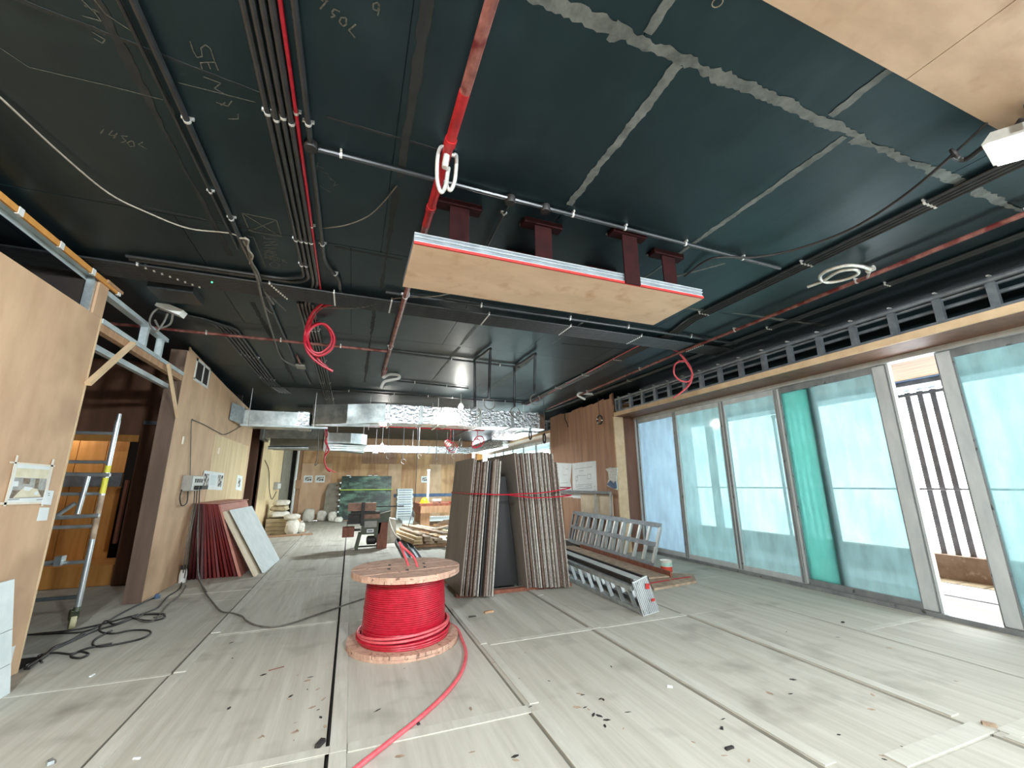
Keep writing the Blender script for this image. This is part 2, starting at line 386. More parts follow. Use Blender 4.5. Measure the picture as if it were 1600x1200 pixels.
putty((1.0,5.05),(1.9,5.05),.012, putty_d); putty((.5,6.6),(2.6,6.6),.014, putty_m); putty((2.9,5.4),(4.3,5.3),.014,putty_d)
for x, a, b in ((.16,1.1,2.6),(.15,2.7,4.4),(.11,5.0,9.0),(-1.22,1.6,4.2),(-1.25,5.3,9.5)): putty((x,a),(x,b),.032, putty_d)
putty((-2.6,1.9),(-.62,2.2),.012,putty_d); putty((-.3,2.24),(.5,2.26),.012,putty_d); putty((-1.9,3.6),(-.7,3.66),.014,putty_d); putty((-.3,3.7),(.3,3.72),.02,putty_d)
# chalk writing on the ceiling, strokes laid out on the ceiling plane
def chalk(strokes, w=.006):
    w *= .75
    mb = MB()
    for st in strokes:
        pts = [PZ(x, y, 3.5985) for x, y in st]
        mb.ribbon(pts, w, (0,0,-1), .0008)
    mb.build('chalk_mark', chalk_m, ceil)
# 1450L
chalk([[(162,202),(157,209)], [(176,204),(170,211),(182,212)], [(183,208),(177,216)], [(199,213),(190,212),(193,217),(197,220),(189,223)],
       [(206,220),(199,223),(203,229),(210,228),(209,222),(206,220)], [(223,222),(216,226),(230,233)]], .008)
# SENSR
chalk([[(297,65),(302,80),(308,90),(316,88),(314,75),(321,70),(329,76),(335,95)], [(313,98),(336,97),(341,110)],[(325,98),(329,108)], [(313,98),(316,108)],
       [(318,120),(345,130),(335,138),(352,148)], [(338,160),(356,166),(362,158)], [(345,165),(352,160)], [(357,186),(372,186),(372,178)]], .007)
# 4 5 0 L
chalk([[(500,14),(512,0),(497,-4)], [(505,2),(495,-8)], [(531,18),(522,14),(518,20),(524,25),(517,27)], [(541,28),(533,27),(530,34),(536,41),(541,38),(541,28)], [(556,38),(545,47),(555,59)]], .009)
chalk([[(590,4),(583,6),(583,14),(590,17),(593,8),(590,4),(593,14),(590,24)]], .008)
chalk([[(494,258),(506,263)],[(497,254),(494,266)],[(503,268),(513,272)],[(513,276),(522,283),(516,280)],[(524,284),(522,290),(528,288)],[(500,290),(508,296),(516,300)]], .006)
chalk([[(125,-3),(145,17)], [(144,16),(158,20),(144,14)], [(144,14),(158,33),(129,25)], [(131,8),(136,11)], [(145,40),(164,55)], [(144,50),(164,62),(160,68),(147,60)], [(140,-10),(165,22),(213,54)]], .007)
chalk([[(378,333),(432,344),(440,370),(390,361),(378,333),(437,369)], [(390,361),(432,344)]], .012)
chalk([[(412,369),(413,373),(433,374)], [(412,379),(431,377),(414,384),(434,382)], [(413,387),(432,388),(414,392),(432,394)], [(414,397),(420,392),(432,398),(416,402),(413,396)], [(413,405),(416,398),(434,403),(431,408),(412,402)],
       [(433,400),(424,396),(412,393)], [(420,403),(424,400),(421,405)], [(426,407),(423,404),(427,402),(430,407)], [(433,407),(434,403),(437,404),(436,409),(433,407)], [(441,405),(443,410)],[(446,406),(442,408),(449,411)],
       [(421,412),(428,409),(437,413),(434,419),(424,417),(421,412)], [(396,371),(415,418)], [(387,369),(396,371)]], .010)
chalk([[(0,75),(45,105),(100,118),(170,134),(255,156)], [(278,129),(400,160)]], .006)
# plywood panel fixed under the ceiling, top right of the view
pc = thing('plywood_ceiling_panel', 'plywood ceiling lining in front of the black boards beside the flood light', 'panel', (3, -.4, 3.55))
ply_lining = mat('plywood_lining', rgb(176,148,120), rgb(196,168,140), 1.8, (.8,2.2,1), .6, c3=rgb(164,132,104), s3=4, lo3=.55, hi3=.75)
B(1.0, 2.58, -1.6, .885, 3.556, 3.598).build('plywood_sheet', ply_lining, pc)
B(2.586, 5.2, -1.6, .885, 3.556, 3.598).build('plywood_sheet', ply_lining, pc)
# ================================================================== LEFT WALLS
XL = -2.47
def ply_wall(name, label, y0, y1, ztops, m=ply_v, seams=(), th=.09):
    o = struct(B(XL-th, XL-.018, y0, y1, 0, min(ztops)).build(name, timber), label, 'wall')
    ys = [y0]+list(seams)+[y1]
    for i in range(len(ys)-1):
        za, zb = ztops[min(i, len(ztops)-1)], ztops[min(i+1, len(ztops)-1)]
        MB().prism([(XL,ys[i]+.001,0.004),(XL,ys[i+1]-.001,0.004),(XL,ys[i+1]-.001,zb),(XL,ys[i]+.001,za)], (-.018,0,0)).build('plywood_sheet', m, o)
    return o
wA = ply_wall('wall_left', 'near plywood partition wall with taped room picture', -5.2, 5.08, [3.14], seams=(-2.6,0,2.64))
B(XL-.085, XL+.002, 5.08, 5.105, 0, 3.14).build('edge_batten', ply_edge, wA)
B(XL-.02, XL, 4.94, 5.10, 3.142, 3.50).build('post_face', ply_v, wA)
B(XL-.09, XL-.022, 4.9, 4.93, 3.142, 3.5).build('post', steel, wA); B(XL-.07, XL-.022, 4.94, 4.97, 3.142, 3.47).build('post', timber, wA)
B(XL-.1, XL-.0, -1, 5.0, 3.505, 3.515).build('head_channel', steel_w, wA); B(XL-.1, XL-.094, -1, 5.0, 3.46, 3.505).build('head_channel', steel_w, wA)
yy = 0
while yy < 4.9:
    B(XL+.001, XL+.02, yy, yy+.42, 3.47, 3.52).build('orange_batten', ply_orange, wA); B(XL+.001, XL+.024, yy+.425, yy+.475, 3.465, 3.525).build('joint_block', plastic_w, wA); yy += .48
B(XL-.05, XL+.03, 5.0, 5.3, 3.50, 3.53).build('cap_board', timber, wA)
B(-2.485,-2.468,4.9,4.99,.10,.24).build('paper_note', paper, wA)
# header framing above the side doorway
hd = thing('door_header_frame', 'pale steel and timber header framing above the side room doorway', 'frame', (XL, 6.2, 2.9))
B(-2.55, -2.47, 5.11, 6.65, 3.40, 3.45).build('top_channel', steel_w, hd)
B(-2.56, -2.46, 5.11, 7.33, 3.10, 3.15).build('lower_channel', steel_w, hd)
B(-2.54, -2.47, 5.11, 7.33, 3.02, 3.098).build('timber_beam', timber, hd)
B(-2.68, -2.62, 5.11, 7.33, 2.90, 2.96).build('rear_channel', steel_w, hd)
for y in (6.05, 6.5): B(-2.55, -2.475, y, y+.05, 3.15, 3.40).build('stud', steel_w, hd)
B(-3.3, -2.7, 8.55, 8.6, 2.5, 2.56).build('cross_channel', steel_g, hd)
MB().beam(PX(137,600,-2.44), PX(208,536,-2.44), .05, .035).build('brace', ply_edge, hd)
MB().beam(PX(263,569,-2.42), PX(277,652,-2.42), .035, .03).build('brace', ply_edge, hd)
# middle wall
ply_jamb = mat('plywood_jamb', rgb(88,68,55), rgb(108,86,70), 2.5, (3,3,.35), .65)
wB = ply_wall('wall_left_middle', 'middle plywood partition wall with socket box and notices', 7.34, 12.3, [3.5,3.5,3.42,3.36,3.3], seams=(8.3,9.56,10.9), th=.1)
B(XL-.2, XL-.001, 7.322, 7.339, 0, 3.5).build('jamb_face', ply_jamb, wB)
MB().prism([(XL+.0005,7.42,3.0),(XL+.0005,8.5,3.0),(XL+.0005,8.45,3.5),(XL+.0005,7.5,3.56),(XL+.0005,7.42,3.58)],(-.018,0,0)).build('plywood_sheet', ply_v, wB)
tv = [(7.75,7.79),(8.1,8.14),(8.4,8.44)]
for a,b in tv: B(XL+.001, XL+.012, a, b, 3.16, 3.5).build('vent_frame', plastic_w, wB)
B(XL+.001, XL+.012, 7.75, 8.44, 3.14, 3.18).build('vent_frame', plastic_w, wB); B(XL+.001, XL+.012, 7.75, 8.44, 3.46, 3.5).build('vent_frame', plastic_w, wB)
B(XL+.0005, XL+.004, 7.79, 8.4, 3.18, 3.46).build('vent_opening', void_m, wB)
B(XL+.0008, XL+.006, 9.3, 12.1, 1.0, 2.45).build('pale_sheet', ply_pale, wB)
# side room behind the doorway
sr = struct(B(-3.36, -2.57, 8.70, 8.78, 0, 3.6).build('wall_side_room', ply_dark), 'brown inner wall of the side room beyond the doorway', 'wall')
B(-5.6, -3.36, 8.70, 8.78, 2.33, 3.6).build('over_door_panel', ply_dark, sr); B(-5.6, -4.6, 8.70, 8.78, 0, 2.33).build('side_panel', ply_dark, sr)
B(-4.6, -3.37, 8.68, 8.70, 2.22, 2.33).build('door_head', ply_orange, sr)
B(-3.46, -3.42, 8.74, 8.80, .62, 1.6).build('edge_bead', timber_red, sr)
w2 = struct(B(-6.2, -6.1, -5.3, 20.7, -.05, 3.7).build('wall_side_room_end', void_m), 'end wall of the side room, coloured dark as if unlit', 'wall')
w3 = struct(B(-6.2, -2.58, 11.3, 11.4, 0, 3.6).build('wall_inner_room', void_m), 'wall of the room behind the side room, coloured dark as if unlit', 'wall')
ob = thing('orange_lined_closet', 'orange plywood lining seen through the side room door', 'panel', (-4.3, 10.2, 0))
for a, b in ((-4.95,-4.56),(-4.55,-4.16),(-4.15,-3.85)): B(a, b, 9.62, 9.64, 0, 2.4).build('plywood_sheet', ply_orange, ob)
B(-4.95, -3.85, 9.58, 9.62, 1.5, 1.74).build('grey_band', steel_g, ob)
B(-4.6, -3.36, 8.82, 9.6, .28, .30).build('bottom_board', ply_orange, ob); B(-4.6,-3.36,8.80,8.82,0,.3).build('kick_board', ply_orange, ob)
st = struct(B(-6.2, -2.57, 4.9, 5.0, 0, 3.6).build('wall_side_room_near', void_m), 'near wall inside the side room, coloured dark as if unlit', 'wall')  # shade put into the wall colour so it looks unlit
# far left walls
wC = struct(B(-3.1, XL-.02, 13.9, 14.0, 0, 3.3).build('wall_left_far', ply_dark), 'far left plywood partition wall beside the grey column', 'wall')
B(XL-.1, XL-.02, 13.9, 17.9, 0, 3.05).build('backing', timber, wC)
MB().prism([(XL,13.95,.004),(XL,17.9,.004),(XL,17.9,3.05),(XL,13.95,3.0)],(-.018,0,0)).build('plywood_sheet', ply_pale, wC)
B(-3.4, -3.3, 12.3, 14.0, 0, 3.5).build('recess_back', blackpipe, wC)
B(XL-.05,XL+.01,13.9,13.95,0,3.0).build('edge_batten', ply_dark, wC)
cc = struct(B(-3.0, XL+.02, 17.95, 20.3, 0, 3.6).build('wall_column_left', concrete), 'grey concrete column at the far left', 'column')
B(-6.1,-2.3,20.4,20.6,0,3.61).build('gap_shade_panel', void_m, cc)  # dark sheet stands in for the shade of the gap
# ================================================================== BACK WALL
YB = 20.5
wb = struct(B(-2.3, 5.66, YB+.03, YB+.15, 0, 3.6).build('wall_back', timber), 'far plywood end wall behind the green marble slab', 'wall')
xs = [-2.05,-.84,.38,1.6,2.2,2.82,3.5,4.1,4.75,5.6]
for i in range(len(xs)-1):
    B(xs[i]+.002, xs[i+1]-.002, YB, YB+.03, 0, 2.42).build('plywood_sheet', ply_far if i % 3 else ply_v, wb)
for a, b, mm in ((-2.05,.38,ply_far),(.38,1.95,ply_mid),(1.95,3.6,ply_far),(3.6,5.6,ply_mid)):
    B(a+.002, b-.002, YB, YB+.03, 2.424, 3.1).build('plywood_sheet', mm, wb)
B(1.9,5.6,YB-.012,YB-.001,.9,1.05).build('dark_rail', blue_m, wb)
wf = struct(B(-6, 6.3, -5.3, -5.2, 0, 3.6).build('wall_front', ply_v), 'plywood wall behind the photographer', 'wall')
# ================================================================== RIGHT WALL
XR, XG = 5.65, 6.3
wr = struct(B(XR+.02, XG, 8.2, 11.5, 0, 3.42).build('wall_right', timber), 'brown plywood pier with posted drawings between the glazed openings', 'wall')
n = 9
for i in range(n):   # ragged top edge
    a = 8.16+(11.5-8.16)*i/n; b = 8.16+(11.5-8.16)*(i+1)/n
mb = MB()
top = [(8.16,3.55),(8.24,3.55),(8.25,3.45),(8.5,3.46),(8.52,3.50),(8.7,3.48),(9.0,3.44),(9.05,3.47),(9.5,3.45),(9.55,3.48),(10.1,3.46),(10.15,3.43),(10.7,3.46),(10.75,3.49),(11.5,3.46)]
mb.prism([(XR,8.16,0.004),(XR,11.5,0.004)]+[(XR,y,z) for y,z in reversed(top)], (.02,0,0))
mb.build('plywood_sheet', ply_mid, wr)
B(XR+.02,XR+.06,8.16,8.2,3.3,3.58).build('corner_stud', ply_dark, wr); B(XG+.0,XG+.12,8.05,11.6,3.07,3.64).build('upstand', black_m, wr)
B(XR,XR+.25,8.12,8.158,0,3.0).build('jamb_trim', ply_edge, wr); B(XR+.25,XG-.06,8.16,8.2,0,3.0).build('reveal_board', ply_dark, wr)
B(XR,XG-.06,11.5,11.53,0,3.0).build('reveal_board', ply_edge, wr)
for i,(y0, y1) in enumerate(((-5.1, 8.12), (11.54, 20.4))):
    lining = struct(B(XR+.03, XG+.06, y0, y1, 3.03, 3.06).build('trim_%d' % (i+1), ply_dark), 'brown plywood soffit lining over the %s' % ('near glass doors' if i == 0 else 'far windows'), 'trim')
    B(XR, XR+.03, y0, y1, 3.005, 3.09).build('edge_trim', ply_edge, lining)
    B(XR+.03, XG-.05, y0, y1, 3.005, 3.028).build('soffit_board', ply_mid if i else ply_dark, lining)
    B(XG+.04, XG+.10, y0, y1, 3.09, 3.6).build('upstand', black_m, lining)
    B(XG-.1, XG-.06, y0, y1, 3.065, 3.16).build('rear_batten', ply_edge, lining)
    # stud frame over the soffit
    fr = thing('stud_frame', 'grey steel stud framework above the %s' % ('near glass doors' if i == 0 else 'far windows by the ducts'), 'frame', (XR+.06, (y0+y1)/2, 3.09))
    B(XR+.04, XR+.12, y0+.02, y1-.02, 3.09, 3.13).build('bottom_channel', steel_g, fr)
    MB().tube([(XR+.05,y0+.02,3.40),(XR+.05,y1-.02,3.40)], .028, 8).build('top_rail', steel_g, fr)
    MB().tube([(XR+.11,y0+.02,3.37),(XR+.11,y1-.02,3.37)], .022, 8).build('top_rail', steel_g, fr)
    MB().tube([(XR+.17,y0+.02,3.29),(XR+.17,y1-.02,3.29)], .022, 8).build('top_rail', steel_g, fr)
    y = y0+.3
    while y < y1:
        B(XR+.045, XR+.10, y, y+.07, 3.13, 3.40).build('stud', steel_g, fr)
        B(XR+.0, XR+.06, y+.01, y+.03, 3.425, 3.44).build('hook', clip_m, fr); y += .41
    B(XR+.04,XR+.12,y1-.06,y1-.02,3.09,3.42).build('end_post', steel_g, fr)
# glass doors
def glazing(idx, y0, y1, gm, x=XG, label='', st0=.06, st1=.06, fm=alu_fr, z1=2.94):
    r = thing('window_%d' % idx, label, 'glass door', (x, (y0+y1)/2, .02), kind='structure')
    for a, b in ((y0, y0+st0), (y1-st1, y1)):
        s_ = B(x-.03, x+.03, a, b, .05, z1).build('stile', fm, r)
        B(x-.036, x-.03, a+.014, b-.014, .06, z1-.01).build('groove_bead', alu_gr if fm is alu_fr else alu_fr, s_)
    B(x-.03, x+.03, y0+st0, y1-st1, .05, .13).build('bottom_rail', fm, r); B(x-.03, x+.03, y0+st0, y1-st1, z1-.09, z1).build('top_rail', fm, r)
    B(x-.004, x+.004, y0+st0-.005, y1-st1+.005, .125, z1-.085).build('glass_pane', gm, r)
    return r
fr = thing('trim_3', 'aluminium sliding door track frame around the near glass doors', 'frame', (XG, 3, 0), kind='structure')
B(XG-.07, XG+.09, -4.9, 8.2, 0, .05).build('sill_track', alu_gr, fr); B(XG-.07, XG+.09, -4.9, 8.2, 2.945, 3.004).build('head_track', alu_fr, fr)
B(XG-.07, XG+.09, 8.12, 8.2, .05, 2.945).build('jamb', alu_fr, fr)
for k in range(3): B(XG-.072, XG-.07, 8.125+.024*k, 8.135+.024*k, .05, 2.94).build('jamb_fin', ply_edge if k == 0 else alu_gr, fr)
glazing(1, 6.86, 8.12, glassA, label='bluish dirty glass door pane farthest from the camera, beside the plywood pier')
glazing(2, 5.64, 6.86, glassB, XG-.005, 'second glass door pane from the plywood pier, behind the paint can')
glazing(3, 4.55, 5.64, glassC, XG+.0, 'third glass door pane from the plywood pier, left of the teal strip')
glazing(4, 3.05, 4.55, glassC, XG-.005, 'wide cyan glass door beside the open gap, with dirt specks', st0=.16, fm=alu_gr)
glazing(5, 4.02, 4.52, glassT, XG+.055, 'narrow teal glass door slid behind its neighbour', st0=.09, st1=.02, fm=alu_gr)
glazing(6, 1.12, 2.56, glassB, XG-.005, 'cyan glass door nearest the camera at the right edge', st1=.15, fm=alu_gr)
glazing(7, -4.85, -3.4, glassB, XG, 'unseen cyan glass door left open behind the photographer for daylight')  # out of view; bay beside it left open to brighten the room
B(XG-.035, XG+.035, 3.02, 3.046, .05, 2.94).build('meeting_bead', alu_fr, fr)
# far windows
fr2 = thing('trim_4', 'aluminium frame of the far windows beyond the plywood pier', 'frame', (XG, 16, 0), kind='structure')
B(XG-.05, XG+.05, 11.55, 20.3, 0, .06).build('sill_track', alu_gr, fr2); B(XG-.05, XG+.05, 11.55, 20.3, 2.94, 3.0).build('head_track', alu_fr, fr2)
ys = [11.6,12.8,14.0,15.2,16.4,17.6,18.8,20.0]
for i in range(7): glazing(8+i, ys[i], ys[i+1], glassF, XG, 'far window pane %s beyond the plywood pier' % ('nearest' if i == 0 else ['','second','third','fourth','fifth','sixth','seventh'][i]+' along the row'))
B(XR+.1,XR+.4,20.0,20.45,0,3.0).build('end_reveal', ply_orange, fr2)
# ================================================================== BALCONY
bd = struct(B(6.42, 9.3, -6, 21, -.25, -.06).build('floor_balcony', slab_m), 'balcony floor beyond the glass doors', 'floor')
x = 6.43
while x < 7.62:
    B(x, min(x+.125,7.66), -6, 9.4, -.06, -.03).build('deck_board', deck_m, bd); x += .13
y = -6
while y < 9.3:
    B(7.69, 8.55, y, y+.59, -.06, -.02).build('stone_slab', stone_m, bd); B(8.56, 8.9, y+.02, y+.29, -.06, -.015).build('sand_tile', sand_m, bd); B(8.56, 8.9, y+.31, y+.58, -.06, -.015).build('sand_tile', sand_m, bd); y += .6
kb = struct(B(8.9, 9.15, -6, 21, -.06, .34).build('wall_balcony_kerb', kerb_m), 'brown stained kerb at the balcony edge', 'wall')
timber_plank_m = mat('balcony_plank', rgb(132,100,70), rgb(156,122,90), 4, (6,.5,1), .7)
bc = struct(B(6.42, 9.3, -6, 21, 3.12, 3.3).build('ceiling_balcony', slab_m), 'timber boarded balcony ceiling', 'ceiling')
x = 6.44
while x < 8.2:
    B(x, x+.115, -6, 9.4, 3.06+.004*(int(x*50)%3), 3.12).build('ceiling_plank', timber_plank_m, bc); x += .122
B(8.36, 8.95, -6, 21, 2.99, 3.12).build('edge_beam', steel_g, bc); B(8.24, 8.36, -6, 21, 3.06, 3.12).build('dark_strip', blue_m, bc)
ew = struct(B(6.45, 9.2, 9.4, 9.5, -.06, 3.1).build('wall_balcony_end', grey_wall), 'grey rendered end wall of the balcony', 'wall')
hr = thing('balcony_handrail', 'thin dark handrail along the balcony edge', 'railing', (8.95, 2, .34))
MB().tube([(8.95,-6,1.35),(8.95,9.4,1.35)], .016, 8).build('rail', slat_m, hr)
for y in (-4.5,-1,9.3): B(8.94,8.96,y,y+.02,.34,1.35).build('post', slat_m, hr)
def slats(y0, n, lab, dy=.135, w=.05):
    r = thing('slat_screen', lab, 'screen', (9.05, y0+n*dy/2, .34), 'balcony slat screens')
    for k in range(n): B(9.03, 9.07, y0+k*dy, y0+k*dy+w, .34, 2.99).build('slat', slat_m, r)
    B(9.0,9.1,y0,y0+(n-1)*dy+w,2.92,2.97).build('head_bar', slat_m, r)
slats(3.62, 6, 'grey vertical slat screen seen through the open door gap', .172, .075)
slats(1.75, 6, 'grey vertical slat screen behind the glass door at the right edge')
slats(6.0, 6, 'grey vertical slat screen behind the third glass door from the pier', .14, .045)
slats(8.0, 2, 'pair of wide grey posts behind the second glass door from the pier', .5, .24)
# ================================================================== CEILING SERVICES
def clipring(p, d, r, parent, mt=clip_m):
    d = Vector(d).normalized(); p = Vector(p)
    mb = MB().tube([p-d*.008, p+d*.008], r+.003, 8)
    s_ = d.cross(Vector((0,0,1))).normalized()*(r+.009)
    mb.box(p.x-.006-abs(s_.x), p.x+.006+abs(s_.x), p.y-.006-abs(s_.y), p.y+.006+abs(s_.y), p.z+r*.5, min(p.z+r+.012, 3.5985))
    mb.build('clip', mt, parent, True)
def pipe(name, label, pts, r, mt, clips=(), cat='pipe', group=None, n=8):
    pts = [Vector(p) for p in pts]
    if len(pts) > 2:   # rounded corners
        q = [pts[0]]
        for i in range(1, len(pts)-1):
            a, b, c = pts[i-1], pts[i], pts[i+1]; k = min(5*r, (b-a).length*.4, (c-b).length*.4)
            p0 = b+(a-b).normalized()*k; p1 = b+(c-b).normalized()*k
            for t in (0,.25,.5,.75,1): q.append(p0*(1-t)**2+b*(2*t*(1-t))+p1*t*t)
        q.append(pts[-1]); pts = q
    if clips:
        root = thing(name, label, cat, pts[0], group)
        MB().tube(pts, r, n).build('tube', mt, root, True)
        for c in clips:   # c = distance along the path
            acc = 0
            for i in range(len(pts)-1):
                L = (pts[i+1]-pts[i]).length
                if acc+L >= c:
                    t = (c-acc)/L; clipring(pts[i].lerp(pts[i+1], t), pts[i+1]-pts[i], r, root); break
                acc += L
        return root
    return tag(MB().tube(pts, r, n).build(name, mt, smooth=True), label, cat, group)
zp = lambda r: ZC-r-.012
r = .0165; z = zp(r)
G1 = 'black conduits in the bundle beside the thin red one'
ends = [[(-.605,-1.2,z),(-.605,4.36,z),(-.80,4.47,z),(-2.1,4.47,z)], [(-.565,-1.2,z),(-.565,4.40,z),(-.72,4.53,z),(-2.1,4.53,z)],
        [(-.525,-1.2,z),(-.525,4.45,z),(-.66,5.05,z),(-.66,12.9,z)], [(-.487,-1.2,z),(-.487,4.45,z),(-.62,5.05,z),(-.62,12.9,z)]]
nm = ['leftmost black conduit of the four running straight overhead', 'second black conduit from the left of the four overhead', 'third black conduit from the left, dipping under the cross bundle', 'black conduit right beside the thin red one overhead']
for k in range(4): pipe('conduit', nm[k], ends[k], r, blackpipe, (3.5+.03*(k%2), 4.85, 5.3) if k < 2 else (3.5+.03*(k%2), 4.85, 7.2, 8.8, 11.2), 'conduit', G1)
for k, x in enumerate((-.74,-.70,-.58)):
    pipe('conduit', ['outer left','inner left','outer right'][k]+' black conduit of the far bundle running under the foil duct', [(x,5.05,z),(x,12.9,z)], r, blackpipe, (.9,2.5,4.2,6), 'conduit', G1)
pipe('conduit', 'thin bright red conduit running overhead between black conduits', [(-.445,-1.2,zp(.011)),(-.455,2.3,zp(.011)),(-.47,4.62,zp(.011))], .011, redcable, (1.9,3.45,4.6), 'conduit')
o = pipe('conduit', 'black conduit with a kink and round boxes right of the red one', [(-.395,-1.2,z),(-.395,3.95,z),(-.27,4.3,z),(-.27,4.62,z)], r, blackpipe, (3.5,4.85,5.4), 'conduit')
MB().lathe((-.395,2.48,ZC-.05),[(.038,0),(.042,.01),(.042,.045)],16).build('round_box', black_p, o, True); MB().lathe((-.27,4.66,ZC-.05),[(.036,0),(.04,.01),(.04,.045)],16).build('round_box', black_p, o, True)
pipe('conduit', 'slim black conduit at the upper left of the ceiling', [(-1.115,-1,zp(.01)),(-1.115,4.0,zp(.01))], .010, blackpipe, (2.1,4.2), 'conduit')
pipe('conduit', 'thicker black conduit at the upper left with a pale collar', [(-1.05,-1,zp(.017)),(-1.055,8.0,zp(.017))], .017, blackpipe, (3.52,4.5,5.9,7.6), 'conduit')
for k in range(5):
    x = -1.83+.052*k; zz = zp(.015)
    pipe('conduit', ['leftmost','second','middle','fourth','rightmost'][k]+' black conduit of the five stepping along the left ceiling edge', [(x-.5,5.85+.05*k,zz),(x-.05,6.0+.05*k,zz),(x,6.25+.02*k,zz),(x+.0,9.6,zz),(x+.14,10.6,zz)], .015, blackpipe, (2.0,3.6), 'conduit', 'black conduits along the left ceiling edge')
# bundle running across the room
Gx = 'thin black conduits crossing the whole ceiling'
for k in range(9):
    y = 4.58+.042*k
    pipe('conduit', ['first','second','third','fourth','fifth','sixth','seventh','eighth','ninth'][k]+' thin black conduit from the camera in the bundle crossing the ceiling', [(-4.5,y-.02,zp(.012)-.03),(-.9,y,zp(.012)-.03),(5.55,y+.02,zp(.012)-.03)], .012, blackpipe, (2.45+.05*k,3.55+.015*k,4.17,4.78,5.95,7.1,8.25,9.4), 'conduit', Gx)
pipe('conduit', 'thicker black pipe in front of the wide conduit bundle', [(.2,4.42,zp(.02)),(5.4,4.42,zp(.02))], .02, blackpipe, (.25,1.1,2.3,3.2,4.3))
pipe('cable', 'thin red cable lying along the wide conduit bundle', [(-.3,5.0,3.585),(1.4,5.01,3.585),(4.1,5.0,3.585)], .007, pinkcable, (), 'cable')
# mains
om = pipe('sprinkler_pipe', 'red sprinkler main running overhead past the dropped plywood panel', [(.415,-1,zp(.03)-.02),(.41,8.05,zp(.03)-.02)], .03, rustpipe, (.8,2.0,5.4,7.3), 'pipe')
pl_ = MB().tube([(.412,1.75,zp(.03)-.02),(.412,3.0,zp(.03)-.02)], .0315, 12).build('painted_length', redpipe, om, True)
for y in (2.08,2.75): MB().tube([(.412,y,zp(.03)-.02),(.412,y+.05,zp(.03)-.02)], .038, 12).build('coupling', redpipe, pl_, True)
pipe('sprinkler_pipe', 'worn red branch pipe crossing the left ceiling behind the red coil', [(-3.5,6.45,zp(.02)-.04),(.38,6.47,zp(.02)-.04)], .021, rustpipe, (1.5,2.4,3.2))
pipe('sprinkler_pipe', 'worn red sprinkler pipe along the right side of the ceiling', [(4.77,-.5,zp(.02)-.05),(4.78,5,zp(.02)-.05),(5.0,10.4,zp(.02)-.05)], .022, rustpipe, (1.7,2.9,4.4,6.5,8.5))
for k in range(4):
    x = 3.97+.045*k; zz = zp(.014)
    pipe('conduit', ['innermost','second','third','outermost'][k]+' black conduit of the four along the right side, counted from the room centre', [(x,.9,zz),(x,3.9,zz),(x+.12,4.35,zz),(x+.14,5.2,zz),(x+.2,10.2,zz)], .014, blackpipe, (.55,1.5,2.8,4.9,6.0,7.2), 'conduit', 'four black conduits on the right')
pipe('cable', 'red cable clipped beside the right hand black conduits', smooth_path([(4.02,4.95,3.56),(4.06,5.6,3.57),(4.2,8.0,3.57),(4.33,10.2,3.57)],4), .010, pinkcable, (), 'cable')
for k in range(3): pipe('conduit', ['inner','middle','outer'][k]+' black conduit nearest the glass doors', [(5.28+.04*k,.9,zp(.013)),(5.28+.04*k,11,zp(.013))], .013, blackpipe, (.35,1.5,2.9,4.6,6.1,7.6), 'conduit', 'black conduits nearest the glass doors')
o = pipe('conduit', 'black conduit crossing above the dropped plywood panel', [(-.36,2.49,zp(.016)),(3.86,2.55,zp(.016))], .016, blackpipe, (.14,.8,1.85,2.35,3.0,3.7), 'conduit')
for x in (.96,1.25): MB().lathe((x,2.52,ZC-.06),[(.036,0),(.04,.01),(.04,.055)],16).build('round_box', black_p, o, True)
pipe('conduit', 'thin black conduit from the ceiling box to the dropped panel', [(.97,2.56,zp(.01)),(1.0,3.6,zp(.01))], .010, blackpipe, (.14,), 'conduit')
pipe('conduit', 'black conduit crossing the ceiling in front of the first hanging drop', [(.45,6.62,zp(.017)),(2.75,6.78,zp(.017))], .017, blackpipe, (1.0,1.9), 'conduit')
pipe('conduit', 'black conduit crossing the ceiling behind the white hose end', [(.6,8.55,zp(.017)),(2.3,8.75,zp(.017))], .017, blackpipe, (.5,1.2), 'conduit')
pipe('conduit', 'black conduit crossing the ceiling just before the foil duct', [(-1.8,9.9,zp(.017)),(4.3,9.95,zp(.017))], .017, blackpipe, (1.6,2.6,3.4,4.0,4.8,5.4), 'conduit')
pipe('conduit', 'black conduit crossing the far ceiling behind the foil duct', [(-1.5,12.4,zp(.02)),(5.3,12.5,zp(.02))], .02, blackpipe, (2.4,4,5.4), 'conduit')
pipe('sprinkler_pipe', 'dark red pipe crossing the far ceiling behind the foil duct', [(-.4,11.6,zp(.02)-.03),(3.2,11.7,zp(.02)-.03)], .022, redpipe, (1.2,))
pipe('sprinkler_pipe', 'dark red pipe crossing the ceiling near the end wall', [(-.2,15.6,zp(.02)-.03),(4.8,15.7,zp(.02)-.03)], .025, redpipe, (1.2,3))
